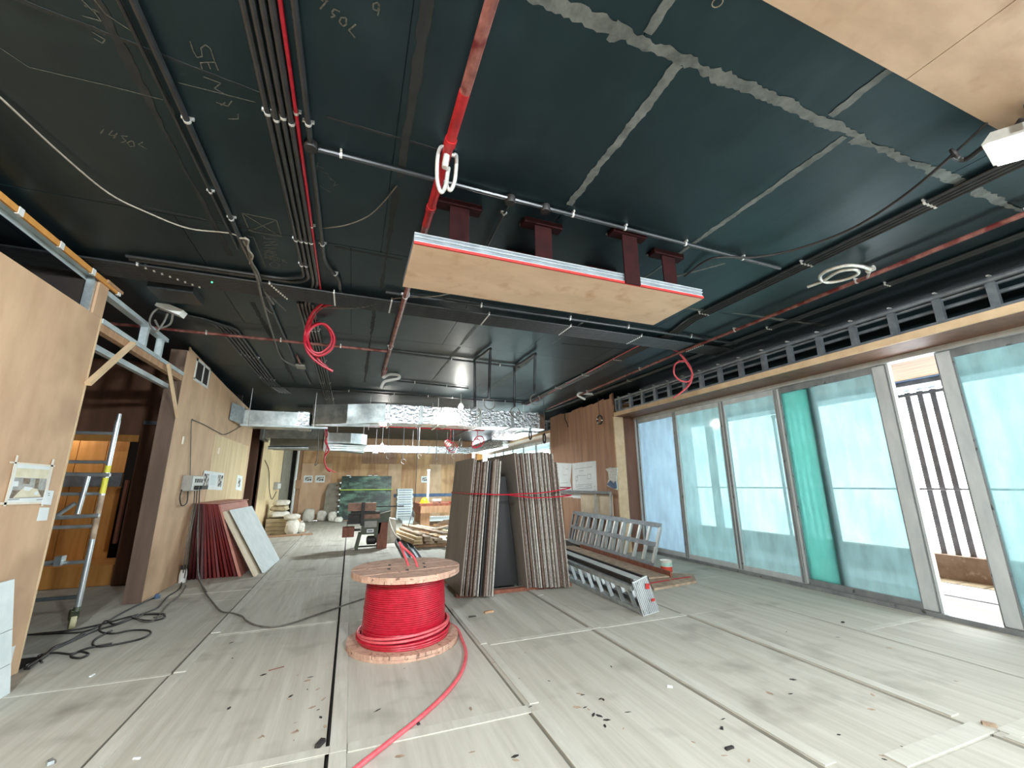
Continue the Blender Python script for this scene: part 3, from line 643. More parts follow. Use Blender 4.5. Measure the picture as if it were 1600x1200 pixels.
# tangled thin wiring at the left
def cable(name, label, pts, rr, mt, n=6, k=6, cat='cable', group=None): return tag(MB().tube(smooth_path(pts,k), rr, n).build(name, mt, smooth=True), label, cat, group)
cable('loose_wire', 'long pale loose wire sagging across the upper left ceiling', [PZ(-40,120,3.585),PZ(0,152,3.58),PZ(95,240,3.57),PZ(170,302,3.56),PZ(230,332,3.56),PZ(295,357,3.57),PZ(365,366,3.58),PZ(385,385,3.56)], .006, pale_wire)
cable('loose_wire', 'thin dark wire sagging from the black conduit to the red main', [PZ(503,357,3.585),PZ(540,352,3.57),PZ(575,338,3.57),PZ(600,315,3.58),PZ(620,290,3.588)], .005, cable_g)
cable('loose_wire', 'thin wire sagging below the dropped plywood panel', [PZ(490,480,3.56),PZ(560,481,3.54),PZ(620,466,3.56),PZ(680,463,3.54),PZ(730,452,3.57)], .007, cable_g)
cable('loose_wire', 'grey flexible cable hanging down to the small junction plate', [PZ(372,370,3.57),PZ(400,430,3.54),PZ(410,470,3.52),PZ(425,520,3.5),PZ(440,560,3.48),PZ(462,572,3.47)], .012, cable_g)
cable('loose_wire', 'bunched pale wires tied to the left conduit', [PZ(383,372,3.55),PZ(390,395,3.55),PZ(393,410,3.54),PZ(402,425,3.55),PZ(412,452,3.55),PZ(427,475,3.52)], .013, cable_g)
cable('loose_wire', 'loose strand looping off the bunched left wires', [PZ(375,372,3.55),PZ(388,375,3.53),PZ(387,388,3.54),PZ(395,400,3.53),PZ(390,412,3.55)], .008, pale_wire)
cable('loose_wire', 'wire end sticking out from the bunched left wires', [PZ(410,452,3.55),PZ(430,470,3.54),PZ(447,486,3.55)], .008, cable_g)
cable('loose_wire', 'second wire end sticking out below the bunched left wires', [PZ(408,456,3.55),PZ(411,475,3.54),PZ(422,488,3.54),PZ(428,489,3.55)], .007, cable_g)
jb = thing('junction_plate', 'small grey junction plate on the left ceiling below the grey cable', 'box', PZ(470,573,3.5))
p = PZ(470,573,3.52); MB().hexa([p+Vector(v) for v in ((-.07,-.12,-.015),(.07,-.1,-.015),(.07,.12,-.015),(-.07,.1,-.015),(-.07,-.12,.015),(.07,-.1,.015),(.07,.12,.015),(-.07,.1,.015))]).build('plate', plastic_g, jb)
MB().tube([p+Vector((0,-.1,.015)), p+Vector((-.02,-.5,.06))], .016, 8).build('wire_tail', rustpipe, jb, True); MB().tube([p+Vector((0,.1,0)),p+Vector((.02,1.6,.055))], .016, 8).build('conduit_tail', blackpipe, jb, True)
# hanging white junction box
hb = thing('junction_box', 'white junction box hanging with looped cables by the door header', 'box', PY(262,500,5.75))
c = PY(266,481,5.75)
MB().hexa([c+Vector(v) for v in ((-.13,-.06,-.01),(.12,-.06,-.1),(.13,.06,-.1),(-.12,.06,-.01),(-.1,-.06,.06),(.15,-.06,-.03),(.16,.06,-.03),(-.09,.06,.06))]).build('box', plastic_w, hb)
for k in range(3):
    q = [PY(*a, 5.75+.03*k) for a in ((252,478),(238,490),(234,505),(243,518),(255,505),(262,490))]
    MB().tube(smooth_path(q,6), .011, 6).build('cable_loop', (cable_g, black_p, timber_red)[k], hb, True)
MB().tube([PY(262,478,5.78), PY(277,434,5.9)], .008, 6).build('cord', cable_g, hb); MB().tube([PY(272,480,5.78), PY(274,434,5.9)], .008, 6).build('cord', cable_g, hb)
MB().tube(smooth_path([PY(270,490,5.75),PY(266,506,5.75),PY(250,512,5.75),PY(242,500,5.75)],6), .012, 6).build('cable_loop', cable_g, hb, True)
# red cable coils
def px_path(pts, y):
    q = [PY(a, b, y+c) for a, b, c in pts]
    for p in q: p.z = min(p.z, 3.57)
    return q
rc = thing('red_cable_coil', 'bright red cable coil hanging from the left conduit bundle', 'cable', PY(500,580,5.6))
loop = [(505,472,-.6),(488,490,-.3),(478,515,0),(478,540,0),(497,556,0),(518,545,0),(522,525,0),(508,507,0),(490,510,.02),(478,528,.03),(480,548,.03),(496,566,.03),(520,580,.03)]
MB().tube(smooth_path(px_path(loop,5.55),6), .017, 8).build('loop', redcable, rc, True)
loop = [(526,468,-.6),(508,473,-.5),(492,490,-.2),(481,520,.04),(486,546,.05),(502,551,.05),(518,535,.05),(514,515,.05),(500,505,.05),(486,512,.06),(482,535,.07),(498,562,.07),(512,574,.07)]
MB().tube(smooth_path(px_path(loop,5.55),6), .016, 8).build('loop', redcable, rc, True)
rc = thing('red_cable_coil', 'red cable loop hanging in front of the stud frame above the glass doors', 'cable', PY(1070,610,4.95))
loop = [(1022,536,-.05),(1050,541,0),(1062,553,.1),(1076,572,.15),(1082,585,.15),(1076,596,.15),(1062,594,.15),(1053,583,.15),(1056,568,.15),(1070,565,.15),(1081,580,.17),(1078,600,.2),(1058,618,.3)]
MB().tube(smooth_path(px_path(loop,4.95),6), .014, 8).build('loop', pinkcable, rc, True)
MB().tube(smooth_path(px_path([(1050,541,0),(1066,556,.1),(1080,576,.16),(1080,590,.17),(1072,606,.25),(1052,622,.35)],4.98),6), .012, 8).build('loop', pinkcable, rc, True)
# steel flexible hoses
fh = thing('flexible_hose', 'pale steel flexible hose looped on the red main above the panel', 'hose', PY(698,302,2.2))
loop = [(700,206,0),(690,212,0),(684,245,0),(683,280,0),(689,300,0),(696,290,.02),(700,262,.03)]
MB().tube(smooth_path(px_path(loop,2.2),8), .0125, 10).build('hose', flex_m, fh, True)
loop = [(698,206,.03),(708,216,.04),(713,245,.04),(711,280,.04),(704,297,.04),(698,288,.04),(701,262,.03)]
MB().tube(smooth_path(px_path(loop,2.2),8), .0125, 10).build('hose', flex_m, fh, True)
MB().tube(px_path([(695,262,.0),(696,255,0),(700,222,0),(702,212,0)],2.19), [.019,.021,.018,.012], 10).build('nozzle', flex_m, fh, True)
fh = thing('flexible_hose', 'steel flexible hose looped under the right hand red pipe', 'hose', PZ(1320,430,3.45))
loop = [(1360,421,0),(1345,416,0),(1320,415,0),(1290,424,0),(1281,434,0),(1292,441,0),(1318,437,0),(1340,428,0),(1336,421,0),(1310,424,0),(1285,439,0),(1262,448,0)]
MB().tube(smooth_path([PZ(a,b,3.47) for a,b,_ in loop],7), .017, 10).build('hose', flex_m, fh, True)
MB().tube([PZ(1366,418,3.48),PZ(1354,423,3.48)], .028, 10).build('collar', flex_m, fh, True)
MB().tube([PZ(1360,421,3.48),(4.77,2.3,3.515)], .014, 8).build('nipple', flex_m, fh, True)
fh = thing('flexible_hose', 'white hose end curling below the red main near the first hanging drop', 'hose', PY(600,606,8.0))
MB().tube(smooth_path(px_path([(601,582,0),(599,590,0),(608,585,0),(622,586,0),(623,591,0),(610,594,0),(600,597,0),(595,607,0)],8.05),7), .028, 10).build('hose', plastic_w, fh, True)
MB().tube(px_path([(605,540,-.35),(602,566,-.1),(600,584,0)],8.05), .03, 10).build('drop_pipe', redpipe, fh, True)
fh = thing('flexible_hose', 'white hose end curling from the right hand pipe near the plywood pier', 'hose', PY(910,624,8.4))
MB().tube(smooth_path(px_path([(904,612,0),(907,609,0),(920,609,0),(926,613,0),(918,616,0),(906,613,0),(903,618,0),(914,624,0)],8.4),7), .026, 10).build('hose', plastic_w, fh, True)
# hanging U-shaped conduit drops
def udrop(lab, a, b, la, lb, col=blackpipe):
    r_ = thing('conduit_drop', lab, 'conduit', PZ(*a, ZC))
    A = PZ(a[0],a[1],3.56); Bp = PZ(b[0],b[1],3.56)
    LA = PY(la[0],la[1],A.y); LB = PY(lb[0],lb[1],Bp.y)
    MB().tube(smooth_path([LA, LA.lerp(A,.5), Vector((A.x,A.y,3.5)), A, A.lerp(Bp,.5), Bp, Vector((Bp.x,Bp.y,3.5)), LB.lerp(Bp,.5), LB],5), .022, 8).build('conduit', col, r_, True)
    for L in (LA, LB):
        MB().tube(arc(L+Vector((.01,0,-.09)), .085, 1.6, 7.2, 16, (1,0,0), (0,0,1)), .008, 6).build('wire_ring', cable_g, r_, True)
udrop('black conduit drop with two hanging legs left of the bulb', (742,563), (766,545), (742,636), (764,622))
udrop('black conduit drop with two hanging legs right of the bulb', (804,574), (836,553), (804,636), (835,616))
# ceiling wire to the flood lamp
cable('lamp_cable', 'black cable sagging from the ceiling hangers to the flood light', [PZ(1070,432,3.58),PZ(1112,404,3.56),PZ(1180,402,3.54),PZ(1250,388,3.5),PZ(1330,358,3.46),PZ(1410,308,3.46),PZ(1488,243,3.5)], .011, black_p)
bx = tag(B(-2.5+.35,-1.75,5.05,5.4,3.52,3.598).build('ceiling_box', blackpipe), 'flat black box with a green light on the left ceiling', 'box')
b2 = MB().lathe(PZ(331,442,3.50),[(.004,0),(.008,.004),(.008,.012)],8).build('indicator', led_g, bx)
# ================================================================== DROPPED PLYWOOD PANEL
dp = thing('dropped_ceiling_panel', 'plywood panel hung under the ceiling on dark red steel hangers', 'panel', (1.55,2.93,3.1))
B(.28, 2.84, 2.60, 3.27, 3.10, 3.118).build('plywood_sheet', ply_ceil, dp)
B(.28, 2.84, 2.585, 2.6, 3.10, 3.118).build('red_edge', redline, dp)
e = B(.28, 2.84, 2.60, 2.66, 3.118, 3.19).build('steel_channel', steel_g, dp)
for zz in (3.121,3.155,3.181): B(.28,2.84,2.592,2.60,zz,zz+.009).build('rib', alu, e)
B(.28,.30,2.66,3.27,3.118,3.175).build('side_channel', steel_g, dp); B(.3,2.84,3.21,3.27,3.118,3.175).build('rear_channel', steel_g, dp); B(2.82,2.84,2.66,3.21,3.118,3.175).build('side_channel', steel_g, dp)
for k,(x, yy, zb) in enumerate(((.62,2.72,3.12),(1.32,2.72,3.12),(2.07,2.585,3.10),(2.62,2.74,3.12),(1.36,3.22,3.12),(2.2,3.22,3.12))):
    h = B(x-.075, x+.075, yy-.012, yy, zb, 3.57).build('hanger', darkred, dp)
    B(x-.17, x+.17, yy-.03, yy+.06, 3.55, 3.598).build('ceiling_plate', darkred, h)
    B(x-.17, x+.17, yy+.0, yy+.09, 3.585, 3.597).build('bedding', putty_m, h)
# ================================================================== LAMPS
def flood(label, c, rot, w, size=.42):
    R_ = Matrix.Translation(c) @ Matrix.Rotation(rot[2],4,'Z') @ Matrix.Rotation(rot[0],4,'X') @ Matrix.Rotation(rot[1],4,'Y')
    r_ = thing('flood_light', label, 'lamp', c)
    MB(R_).hexa([(-.24,-.17,.0),(.24,-.17,.0),(.24,.17,.0),(-.24,.17,.0),(-.2,-.14,.07),(.2,-.14,.07),(.2,.14,.07),(-.2,.14,.07)]).build('housing', plastic_g, r_)
    MB(R_).box(-.22,.22,-.15,.15,-.012,-.0005).build('lens', lamp_e, r_)
    for s_ in (-1,1): MB(R_).beam((s_*.255,0,.03),(s_*.2,0,.16),.03,.008,(0,1,0)).build('bracket_arm', blackpipe, r_)
    MB(R_).box(-.2,.2,-.02,.02,.155,.165).build('bracket', blackpipe, r_)
    L = bpy.data.lights.new('flood_light_beam','AREA'); L.shape='RECTANGLE'; L.size=.42; L.size_y=.28; L.energy=w; L.color=(.86,.95,1)
    o = bpy.data.objects.new('flood_light_beam', L); COL.objects.link(o); o.matrix_world = R_ @ Matrix.Translation((0,0,-.03)); o.parent = r_; o.matrix_parent_inverse = Matrix.Translation(-Vector(c))
    return r_
FW = 205
fl = flood('bright white flood light on a bracket at the right edge of the ceiling', (3.56,.80,3.40), (math.radians(12),math.radians(-10),math.radians(15)), 16)
MB().tube(smooth_path([PZ(1488,243,3.5),PZ(1497,248,3.5),PZ(1512,248,3.48),PZ(1540,228,3.46),PZ(1575,212,3.46),PZ(1598,185,3.5)],5), .016, 8).build('lamp_arm', black_p, fl, True)
MB().tube(arc(PZ(1492,240,3.49),.03,0,6.28,12,(1,.2,0),(0,.3,.95)), .012, 8).build('cable_knot', black_p, fl, True)
MB().tube([PZ(1488,243,3.5),PZ(1542,192,3.55)], .008, 6).build('cord', black_p, fl)
flood('unseen flood light added behind the photographer on the left', (-1.2,-1.6,3.42), (math.radians(62),0,math.radians(3)), FW)  # added lamp out of view, brightens the left wall and floor
flood('unseen flood light added between the two foil ducts', (2.2,12.9,3.40), (math.radians(12),0,math.radians(8)), 230)  # added lamp hidden behind the duct, brightens the far end
flood('unseen flood light added behind the photographer on the right', (2.2,-2.4,3.42), (math.radians(61),0,math.radians(9)), FW)  # added lamp out of view, lifts the overall room light
def bulb(label, c, w):
    r_ = thing('light_bulb', label, 'lamp', c)
    MB().lathe(c, [(.004,-.075),(.035,-.065),(.055,-.03),(.055,.0),(.04,.035),(.022,.06)], 16).build('glass_bulb', bulb_e, r_, True)
    MB().lathe(Vector(c)+Vector((0,0,.06)), [(.022,0),(.024,.04),(.012,.06)], 12).build('socket', plastic_w, r_, True)
    MB().tube([Vector(c)+Vector((0,0,.12)), Vector((c[0],c[1],3.598))], .006, 6).build('cord', plastic_w, r_)
    o = point_light(Vector(c)+Vector((0,0,-.1)), w, (1,.95,.86), .06); o.parent = r_; o.matrix_parent_inverse = Matrix.Translation(-Vector(c))
bulb('glowing bare bulb hanging in front of the foil duct', PY(720,635,9.5), 26)
bulb('glowing bare bulb hanging near the end wall', PY(597,696,15.5), 40)
# ================================================================== DUCTS
d1 = thing('foil_duct', 'crinkled foil wrapped duct crossing the room behind the bulb', 'duct', (2.6,10.5,2.9))
secs = [(.64,1.5),(1.5,2.15),(2.15,3.0),(3.0,3.9),(3.9,4.7)]
for a, b in secs: B(a+.004, b-.004, 10.2+random.uniform(-.01,.01), 10.85, 2.93+random.uniform(-.008,.008), 3.37).build('duct_section', foil, d1)
for a, b in secs[1:]: B(a-.035, a+.035, 10.185, 10.86, 2.915, 3.38).build('joint_band', galv, d1)
MB().prism([(4.7,10.2,2.93),(4.9,10.3,2.93),(4.9,10.85,2.93),(4.7,10.85,2.93)],(0,0,.42)).build('end_piece', foil, d1)
MB().prism([(4.45,10.86,2.9),(4.95,10.86,2.9),(4.9,12.6,2.86),(4.1,12.6,2.86)],(0,0,.3)).build('branch', foil, d1)
for x in (.75,1.9,2.9,4.2):
    for dy in (-.05,.72): MB().tube([(x,10.2+dy,2.9),(x,10.2+dy,3.598)], .006, 6).build('hanger_rod', clip_m, d1)
    B(x-.02,x+.02,10.12,10.95,2.885,2.905).build('hanger_bar', clip_m, d1)
d2 = thing('galvanised_duct', 'galvanised duct elbow and branch reaching the left wall', 'duct', (-.8,10.4,2.75))
MB().prism([(.64,10.2,2.93),(-.2,10.2,2.86),(-.95,10.5,2.86),(-1.0,11.0,2.86),(.64,10.9,2.93)],(0,0,.46)).build('elbow', galv, d2)
for k in range(4): B(-.9+.2*k, .55, 10.16+.0*k, 10.19, 2.80+.018*k, 2.806+.018*k).build('stiffener', steel, d2)
B(-2.3,-1.25,10.5,11.1,2.78,3.12).build('branch', galv, d2); B(-1.25,-1.0,10.48,11.12,2.76,3.14).build('flexible_collar', foil, d2)
B(-2.35,-.6,10.44,10.49,2.76,2.80).build('support_angle', steel_w, d2)
MB().prism([(-2.45,10.0,2.83),(-2.3,10.4,2.80),(-2.3,11.1,2.80),(-2.45,11.1,2.83)],(0,0,.36)).build('end_frame', steel, d2)
for x in (-2.2,-.9,.3): MB().tube([(x,10.42,2.76),(x,10.42,3.598)], .007, 6).build('hanger_rod', clip_m, d2)
d3 = thing('curved_steel_duct', 'bright curved steel duct piece behind the foil duct', 'duct', (-.2,13.5,2.46))
prof = [(-.75,13.2),(-.1,13.15),(.2,13.25),(.36,13.5),(.36,14.0),(-.75,14.0)]
MB().prism([(x,y,2.68) for x,y in prof],(0,0,.3)).build('duct_body', steel_w, d3)
MB().prism([(-.72,13.18,2.5),(.3,13.3,2.42),(.3,13.9,2.42),(-.72,13.9,2.5)],(0,0,.18)).build('under_tray', galv, d3)
B(-.82,-.72,13.1,14.05,2.46,3.0).build('flange', plastic_w, d3)
for k in range(3): B(-.7,.33,13.1,13.14,2.46+.07*k,2.475+.07*k).build('seam', galv, d3)
for x in (-.5,.25): MB().tube([(x,13.4,2.98),(x,13.4,3.598)], .008, 6).build('hanger_rod', clip_m, d3)
d4 = thing('galvanised_duct', 'dull galvanised duct box against the far left wall', 'duct', (-1.7,13.4,2.55))
B(-2.44,-.85,13.2,13.9,2.78,3.22).build('duct_body', galv, d4); B(-2.2,-.85,13.25,13.95,2.5,2.78).build('lower_box', concrete, d4)
B(-2.44,-2.36,13.1,13.95,2.72,3.26).build('flange', steel, d4); MB().tube([(-2.2,13.1,2.5),(-1.2,13.1,2.52)], .05, 10).build('round_pipe', galv, d4, True)
for x in (-2.0,-1.0): MB().tube([(x,13.5,3.2),(x,13.5,3.598)], .008, 6).build('hanger_rod', clip_m, d4)
d5 = thing('foil_duct', 'long foil wrapped duct in front of the end wall', 'duct', (2.4,17.3,2.7))
x = .3
while x < 4.3:
    B(x+.01, x+.84, 17.0+random.uniform(-.01,.01), 17.6, 2.72+random.uniform(-.01,.01), 2.98).build('duct_section', foil, d5); B(x-.03,x+.03,16.98,17.62,2.70,2.99).build('joint_band', galv, d5); x += .85
MB().prism([(4.55,17.0,2.74),(5.3,14.9,2.84),(5.55,15.0,2.84),(5.3,17.6,2.74)],(0,0,.3)).build('turned_section', foil, d5)
for x in (.8,2.2,3.6): MB().tube([(x,16.97,2.7),(x,16.97,3.598)], .008, 6).build('hanger_rod', clip_m, d5)
B(.7,.9,16.9,17.65,2.67,2.7).build('hanger_bar', clip_m, d5)
for k,(a,b,lab) in enumerate((((610,640),13,'first'),((632,660),13.5,'second'),((655,690),14,'third'),((682,700),12.5,'fourth'),((708,705),13,'fifth'))):
    p = PY(a[0],a[1],b); q = Vector((p.x,p.y,3.597)); bz = PY(a[0],710+(k%2)*8,b).z
    o = thing('hanging_drop_wire', lab+' thin wire from the left hanging between the two foil ducts', 'wire', q)
    MB().tube([q,(p.x,p.y,bz)], .009, 6).build('wire', blackpipe, o); MB().tube(arc((p.x+.03,p.y,bz-.06),.07,0,5,10,(1,0,0),(0,0,1)), .008, 6).build('loop', cable_g, o)
cable('hanging_wire', 'thin dark wire hanging from the ceiling to the timber pile', [PY(654,600,12.6),PY(652,700,12.6),PY(648,780,12.5),PY(638,822,12.4)], .009, black_p)
cable('hanging_wire', 'thin grey wire with a hook hanging below the duct at left', [Vector((PY(498,664,12.0).x,12.0,3.597)),PY(498,664,12.0),PY(497,690,12.0),PY(496,715,12),PY(492,727,12),PY(497,724,12)], .01, cable_g)
rc = thing('red_hanging_cable', 'red cable tail hanging in front of the end wall at left', 'cable', PY(515,740,12.8))
MB().tube(smooth_path([PY(a,b,12.8) for a,b in ((509,664),(511,680),(508,690),(514,702),(508,712),(507,722),(511,733),(516,737))],6), .018, 8).build('strand', redcable, rc, True)
MB().tube([PY(510,668,12.8),Vector((PY(510,668,12.8).x,12.8,3.597))], .014, 8).build('strand', redcable, rc)
MB().tube(smooth_path([PY(a,b,12.83) for a,b in ((512,662),(508,676),(511,695),(507,716),(510,730),(524,738))],6), .015, 8).build('strand', pinkcable, rc, True)
rc = thing('red_cable_coil', 'red cable coils beside the far foil duct at right', 'cable', PY(705,700,12.4))
for k,(cx,cy,rr) in enumerate(((703,697,.12),(707,699,.15),(700,693,.1))):
    p = PY(cx,cy,12.4+.03*k); MB().tube(arc(p,rr,0,6.3,18,(1,0,0),(0,.2,1)), .012, 6).build('loop', redcable, rc, True)
MB().tube([PY(690,690,12.4),PY(745,664,12.4)], .012, 6).build('strand', rustpipe, rc)
MB().tube([PY(704,689,12.4),Vector((PY(704,689,12.4).x,12.4,3.598))], .01, 6).build('strand', redcable, rc)
rc = thing('red_cable_coil', 'red cable bundle on the far foil duct beside the stud frame', 'cable', PY(745,700,14.8))
for k,(cx,cy,rr) in enumerate(((744,693,.16),(748,690,.2))):
    p = PY(cx,cy,14.75+.04*k); MB().tube(arc(p,rr,0,6.3,18,(1,0,.3),(0,.2,1)), .018, 6).build('loop', redcable, rc, True)
MB().tube([PY(746,688,14.8),Vector((PY(746,688,14.8).x,14.8,3.598))], .012, 6).build('strand', redcable, rc)
for k,(px,py,lab) in enumerate(((720,692,'pale cable coil hanging left of the stud frame under the far ceiling'),(829,680,'dark cable coil hanging under the foil duct end'),(851,685,'dark oval cable coil hanging by the plywood pier'))):
    y = (12.0,10.6,9.6)[k]; p = PY(px,py,y); o = thing('cable_coil', lab, 'cable', p)
    for j in range(3): MB().tube(arc(p+Vector((0,.02*j,0)),.105,0,6.29,20,(.45,.3,0),(0,0,1.15)), .013, 6).build('loop', (cable_g if k == 0 else black_p), o, True)
    MB().tube([p+Vector((0,0,.11)),Vector((p.x,p.y,3.598))], .007, 6).build('tail', cable_g, o)
p = PX(937,656,XR-.04); o = thing('cable_coil', 'black cable ring hanging against the top of the plywood pier', 'cable', p)
MB().tube(arc(p,.105,0,6.29,24,(0,1,0),(0,0,1)), .017, 8).build('ring', black_p, o, True)
for t in (.3,3.4,5.6): q = p+Vector((-.005,.105*math.cos(t),.105*math.sin(t))); MB().lathe(q,[(.014,-.014),(.021,0),(.014,.014)],8).build('tape_wrap', paper, o)
MB().tube([p+Vector((0,0,.1)),(p.x,p.y+.02,3.55)], .007, 6).build('tail', black_p, o)
p = PX(883,655,XR-.03); cable('wire_tail', 'short dark wire tail hanging on the plywood pier', [p+Vector((0,.0,.16)),p,p+Vector((0,-.1,-.12)),p+Vector((0,-.16,-.25))], .012, black_p)
# ================================================================== PLYWOOD PIER POSTINGS
def sheet_x(name, lab, quad, x, mt, cat='paper', t=.002, parent=None):
    # quad: four photo corners on the plane X = x
    P = [PX(a,b,x) for a,b in quad]; o = MB().prism(P, (t,0,0)).build(name, mt, parent)
    return tag(o, lab, cat) if parent is None else o
dr = thing('posted_drawing', 'right hand construction drawing sheet taped to the plywood pier', 'paper', PX(915,780,XR))
sheet_x('sheet','',((894,724),(931,720),(934,781),(895,778)), XR-.006, paper, parent=dr)
mb = MB(); xx = XR-.0085
def pl(*pp): mb.ribbon([PX(a,b,xx) for a,b in pp], .008, (-1,0,0), .0008)
pl((902,743),(916,743)); pl((902,743),(900,756)); pl((899,745),(903,745),(903,751),(899,751),(899,745)); pl((918,741),(923,741),(923,748),(918,748),(918,741)); pl((899,758),(925,756)); pl((899,761),(912,759)); pl((914,760),(924,758),(924,763)); pl((901,764),(925,762)); pl((907,769),(914,769)); pl((928,760),(930,760)); pl((928,766),(931,766)); pl((928,771),(931,771)); pl((898,733),(925,729)); pl((905,736),(912,735))
mb.build('line_drawing', ink, dr)
dr = thing('posted_drawing', 'left hand construction drawing sheet half hidden by the board stack', 'paper', PX(885,780,XR))
sheet_x('sheet','',((868,723),(893.5,724),(891,752),(895.5,777),(872,776)), XR-.004, paper, parent=dr)
mb = MB(); xx = XR-.0065; pl((880,742),(886,742)); pl((876,755),(888,754)); pl((890,747),(890,756)); pl((884,733),(888,733)); pl((889,768),(893,770)); mb.build('line_drawing', ink, dr)
pb = thing('plastic_bag', 'crumpled clear plastic bag taped near the edge of the plywood pier', 'bag', PX(957,766,XR))
P = [PX(a,b,XR-.03-.02*(i%2)) for i,(a,b) in enumerate(((946,733),(953,730),(957,731),(964,730),(963,745),(964,766),(958,764),(948,759),(951,748),(950,738)))]
MB().prism(P,(.028,0,0)).build('film', mat('clear_plastic', rgb(186,186,176), rgb(224,224,216), 30, rough=.3, bump=.8, bscale=40), pb)
P = [PX(a,b,XR-.065) for a,b in ((948,757),(953,751),(958,757),(961,752),(963,762),(957,763))]
MB().prism(P,(.02,0,0)).build('contents', blue_m, pb)
# notices on the left wall
def sheet_l(name, lab, quad, parent=None, mt=paper, dx=.004, t=.002):
    P = [PX(a,b,XL+dx) for a,b in quad]; o = MB().prism(P,(t,0,0)).build(name, mt, parent)
    return tag(o, lab, 'paper') if parent is None else o
rp = thing('room_picture', 'printed bedroom picture taped to the near plywood wall', 'poster', PX(45,790,XL))
sheet_l('sheet','',((22,723),(83,728),(71,784),(8,787)), rp)
sheet_l('curtain','',((26,731),(77,734),(73,748),(23,746)), rp, print_sofa, .0065, .001)
sheet_l('wall','',((23,746),(73,748),(70,766),(19,766)), rp, print_grey, .0065, .001)
sheet_l('lamp','',((21,752),(29,752),(28,760),(20,760)), rp, paper, .0078, .0005); sheet_l('dark_niche','',((37,747),(48,748),(46,756),(36,756)), rp, print_brown, .0078, .0005); sheet_l('dark_niche','',((56,748),(62,748),(59,764),(53,763)), rp, print_brown, .0078, .0005)
sheet_l('floor','',((19,766),(70,766),(67,777),(14,779)), rp, print_brown, .0065, .001)
sheet_l('bed','',((38,761),(58,764),(64,776),(20,778),(30,768)), rp, print_sofa, .0085, .0005); sheet_l('pillow','',((39,760),(52,762),(46,767),(37,766)), rp, paper, .0092, .0005); sheet_l('chair','',((55,768),(60,768),(59,773),(53,773)), rp, paper, .0092, .0005)
for q in (((15,721),(86,727),(86,729.5),(15,723.5)), ((0,785),(70,784),(70,787),(0,789)), ((26,711),(29,712),(9,791),(5,791)), ((82,717),(85.5,718),(67,791),(64,791))): sheet_l('tape_strip','',q, rp, tape_m, .0095, .001)
mb = MB(); xx = XL+.0075
def pw(*pp): mb.ribbon([PX(a,b,xx) for a,b in pp], .006, (1,0,0), .0006)
pw((13,781),(30,780)); pw((57,781),(68,780)); mb.build('caption_lines', ink, rp)
n1 = thing('paper_note', 'small printed note overlapping the corner of the room picture', 'paper', PX(72,788,XL)); sheet_l('sheet','',((71,766),(84,767),(79,789),(64,788)), n1, paper, .011)
mb = MB(); xx = XL+.0135; pw((75,771),(78,771)); pw((75,774),(78,774)); mb.build('caption_lines', ink, n1)
sheet_l('paper_note', 'blank pale note below the room picture on the near plywood wall', ((62,793),(77,793),(73,813),(57,814)))
nt = thing('posted_notice', 'wide printed notice with two pictures beside the socket box', 'paper', PX(330,766,XL))
sheet_l('sheet','',((319,735),(350,739.5),(347,766),(314,764)), nt, paper, .009)
sheet_l('picture','',((319,740),(327,740.5),(325,760),(316,760)), nt, printpic, .0115, .001); sheet_l('picture','',((341,742),(349,743),(345,761),(339,760)), nt, printpic, .0115, .001); sheet_l('text_block','',((329,742),(339,743),(337,758),(327,758)), nt, white_m, .0115, .001)
nt = thing('posted_notice', 'narrow printed notice at the end of the middle plywood wall', 'paper', PX(373,765,XL)); sheet_l('sheet','',((371,742),(379,744),(377,767),(368,765)), nt, paper, .009); sheet_l('picture','',((373,747),(376.5,748),(374.5,761),(371,761)), nt, printpic, .0115, .001)
def backpaper(lab, x0,x1,z0,z1):
    o = thing('posted_print', lab, 'paper', ((x0+x1)/2,YB,z0)); B(x0,x1,YB-.006,YB-.001,z0,z1).build('sheet', paper, o); B(x0+.05,x1-.05,YB-.009,YB-.0065,z0+.07,z1-.05).build('picture', printpic, o)
a = PY(474,754,YB); b = PY(489,743,YB); backpaper('left of the two framed prints on the end wall', a.x,b.x,a.z,b.z)
a = PY(492,754,YB); b = PY(508,743,YB); backpaper('right of the two framed prints on the end wall', a.x,b.x,a.z,b.z)
a = PY(658,754,YB); b = PY(669,744,YB); backpaper('single framed print on the end wall right of the marble slab', a.x,b.x,a.z,b.z)
a = PY(636,772,YB); b = PY(643,768,YB); tag(B(a.x,b.x,YB-.006,YB-.001,a.z,b.z).build('posted_print', paper), 'tiny white label on the end wall beside the tile stack', 'paper')
# white board at the left edge
wbd = thing('white_tile_board', 'white tile panel leaning on the near wall at the left edge', 'panel', (-2.35,4.45,0))
for k,(z0,z1) in enumerate(((0,.2),(.205,.44),(.445,.8))):
    MB().hexa([(-2.29-.17*z0,4.05,z0),(-2.27-.17*z0,4.05,z0),(-2.27-.17*z0,4.66,z0),(-2.29-.17*z0,4.66,z0),(-2.29-.17*z1,4.05,z1),(-2.27-.17*z1,4.05,z1),(-2.27-.17*z1,4.66,z1),(-2.29-.17*z1,4.66,z1)]).build('tile', white_m, wbd)
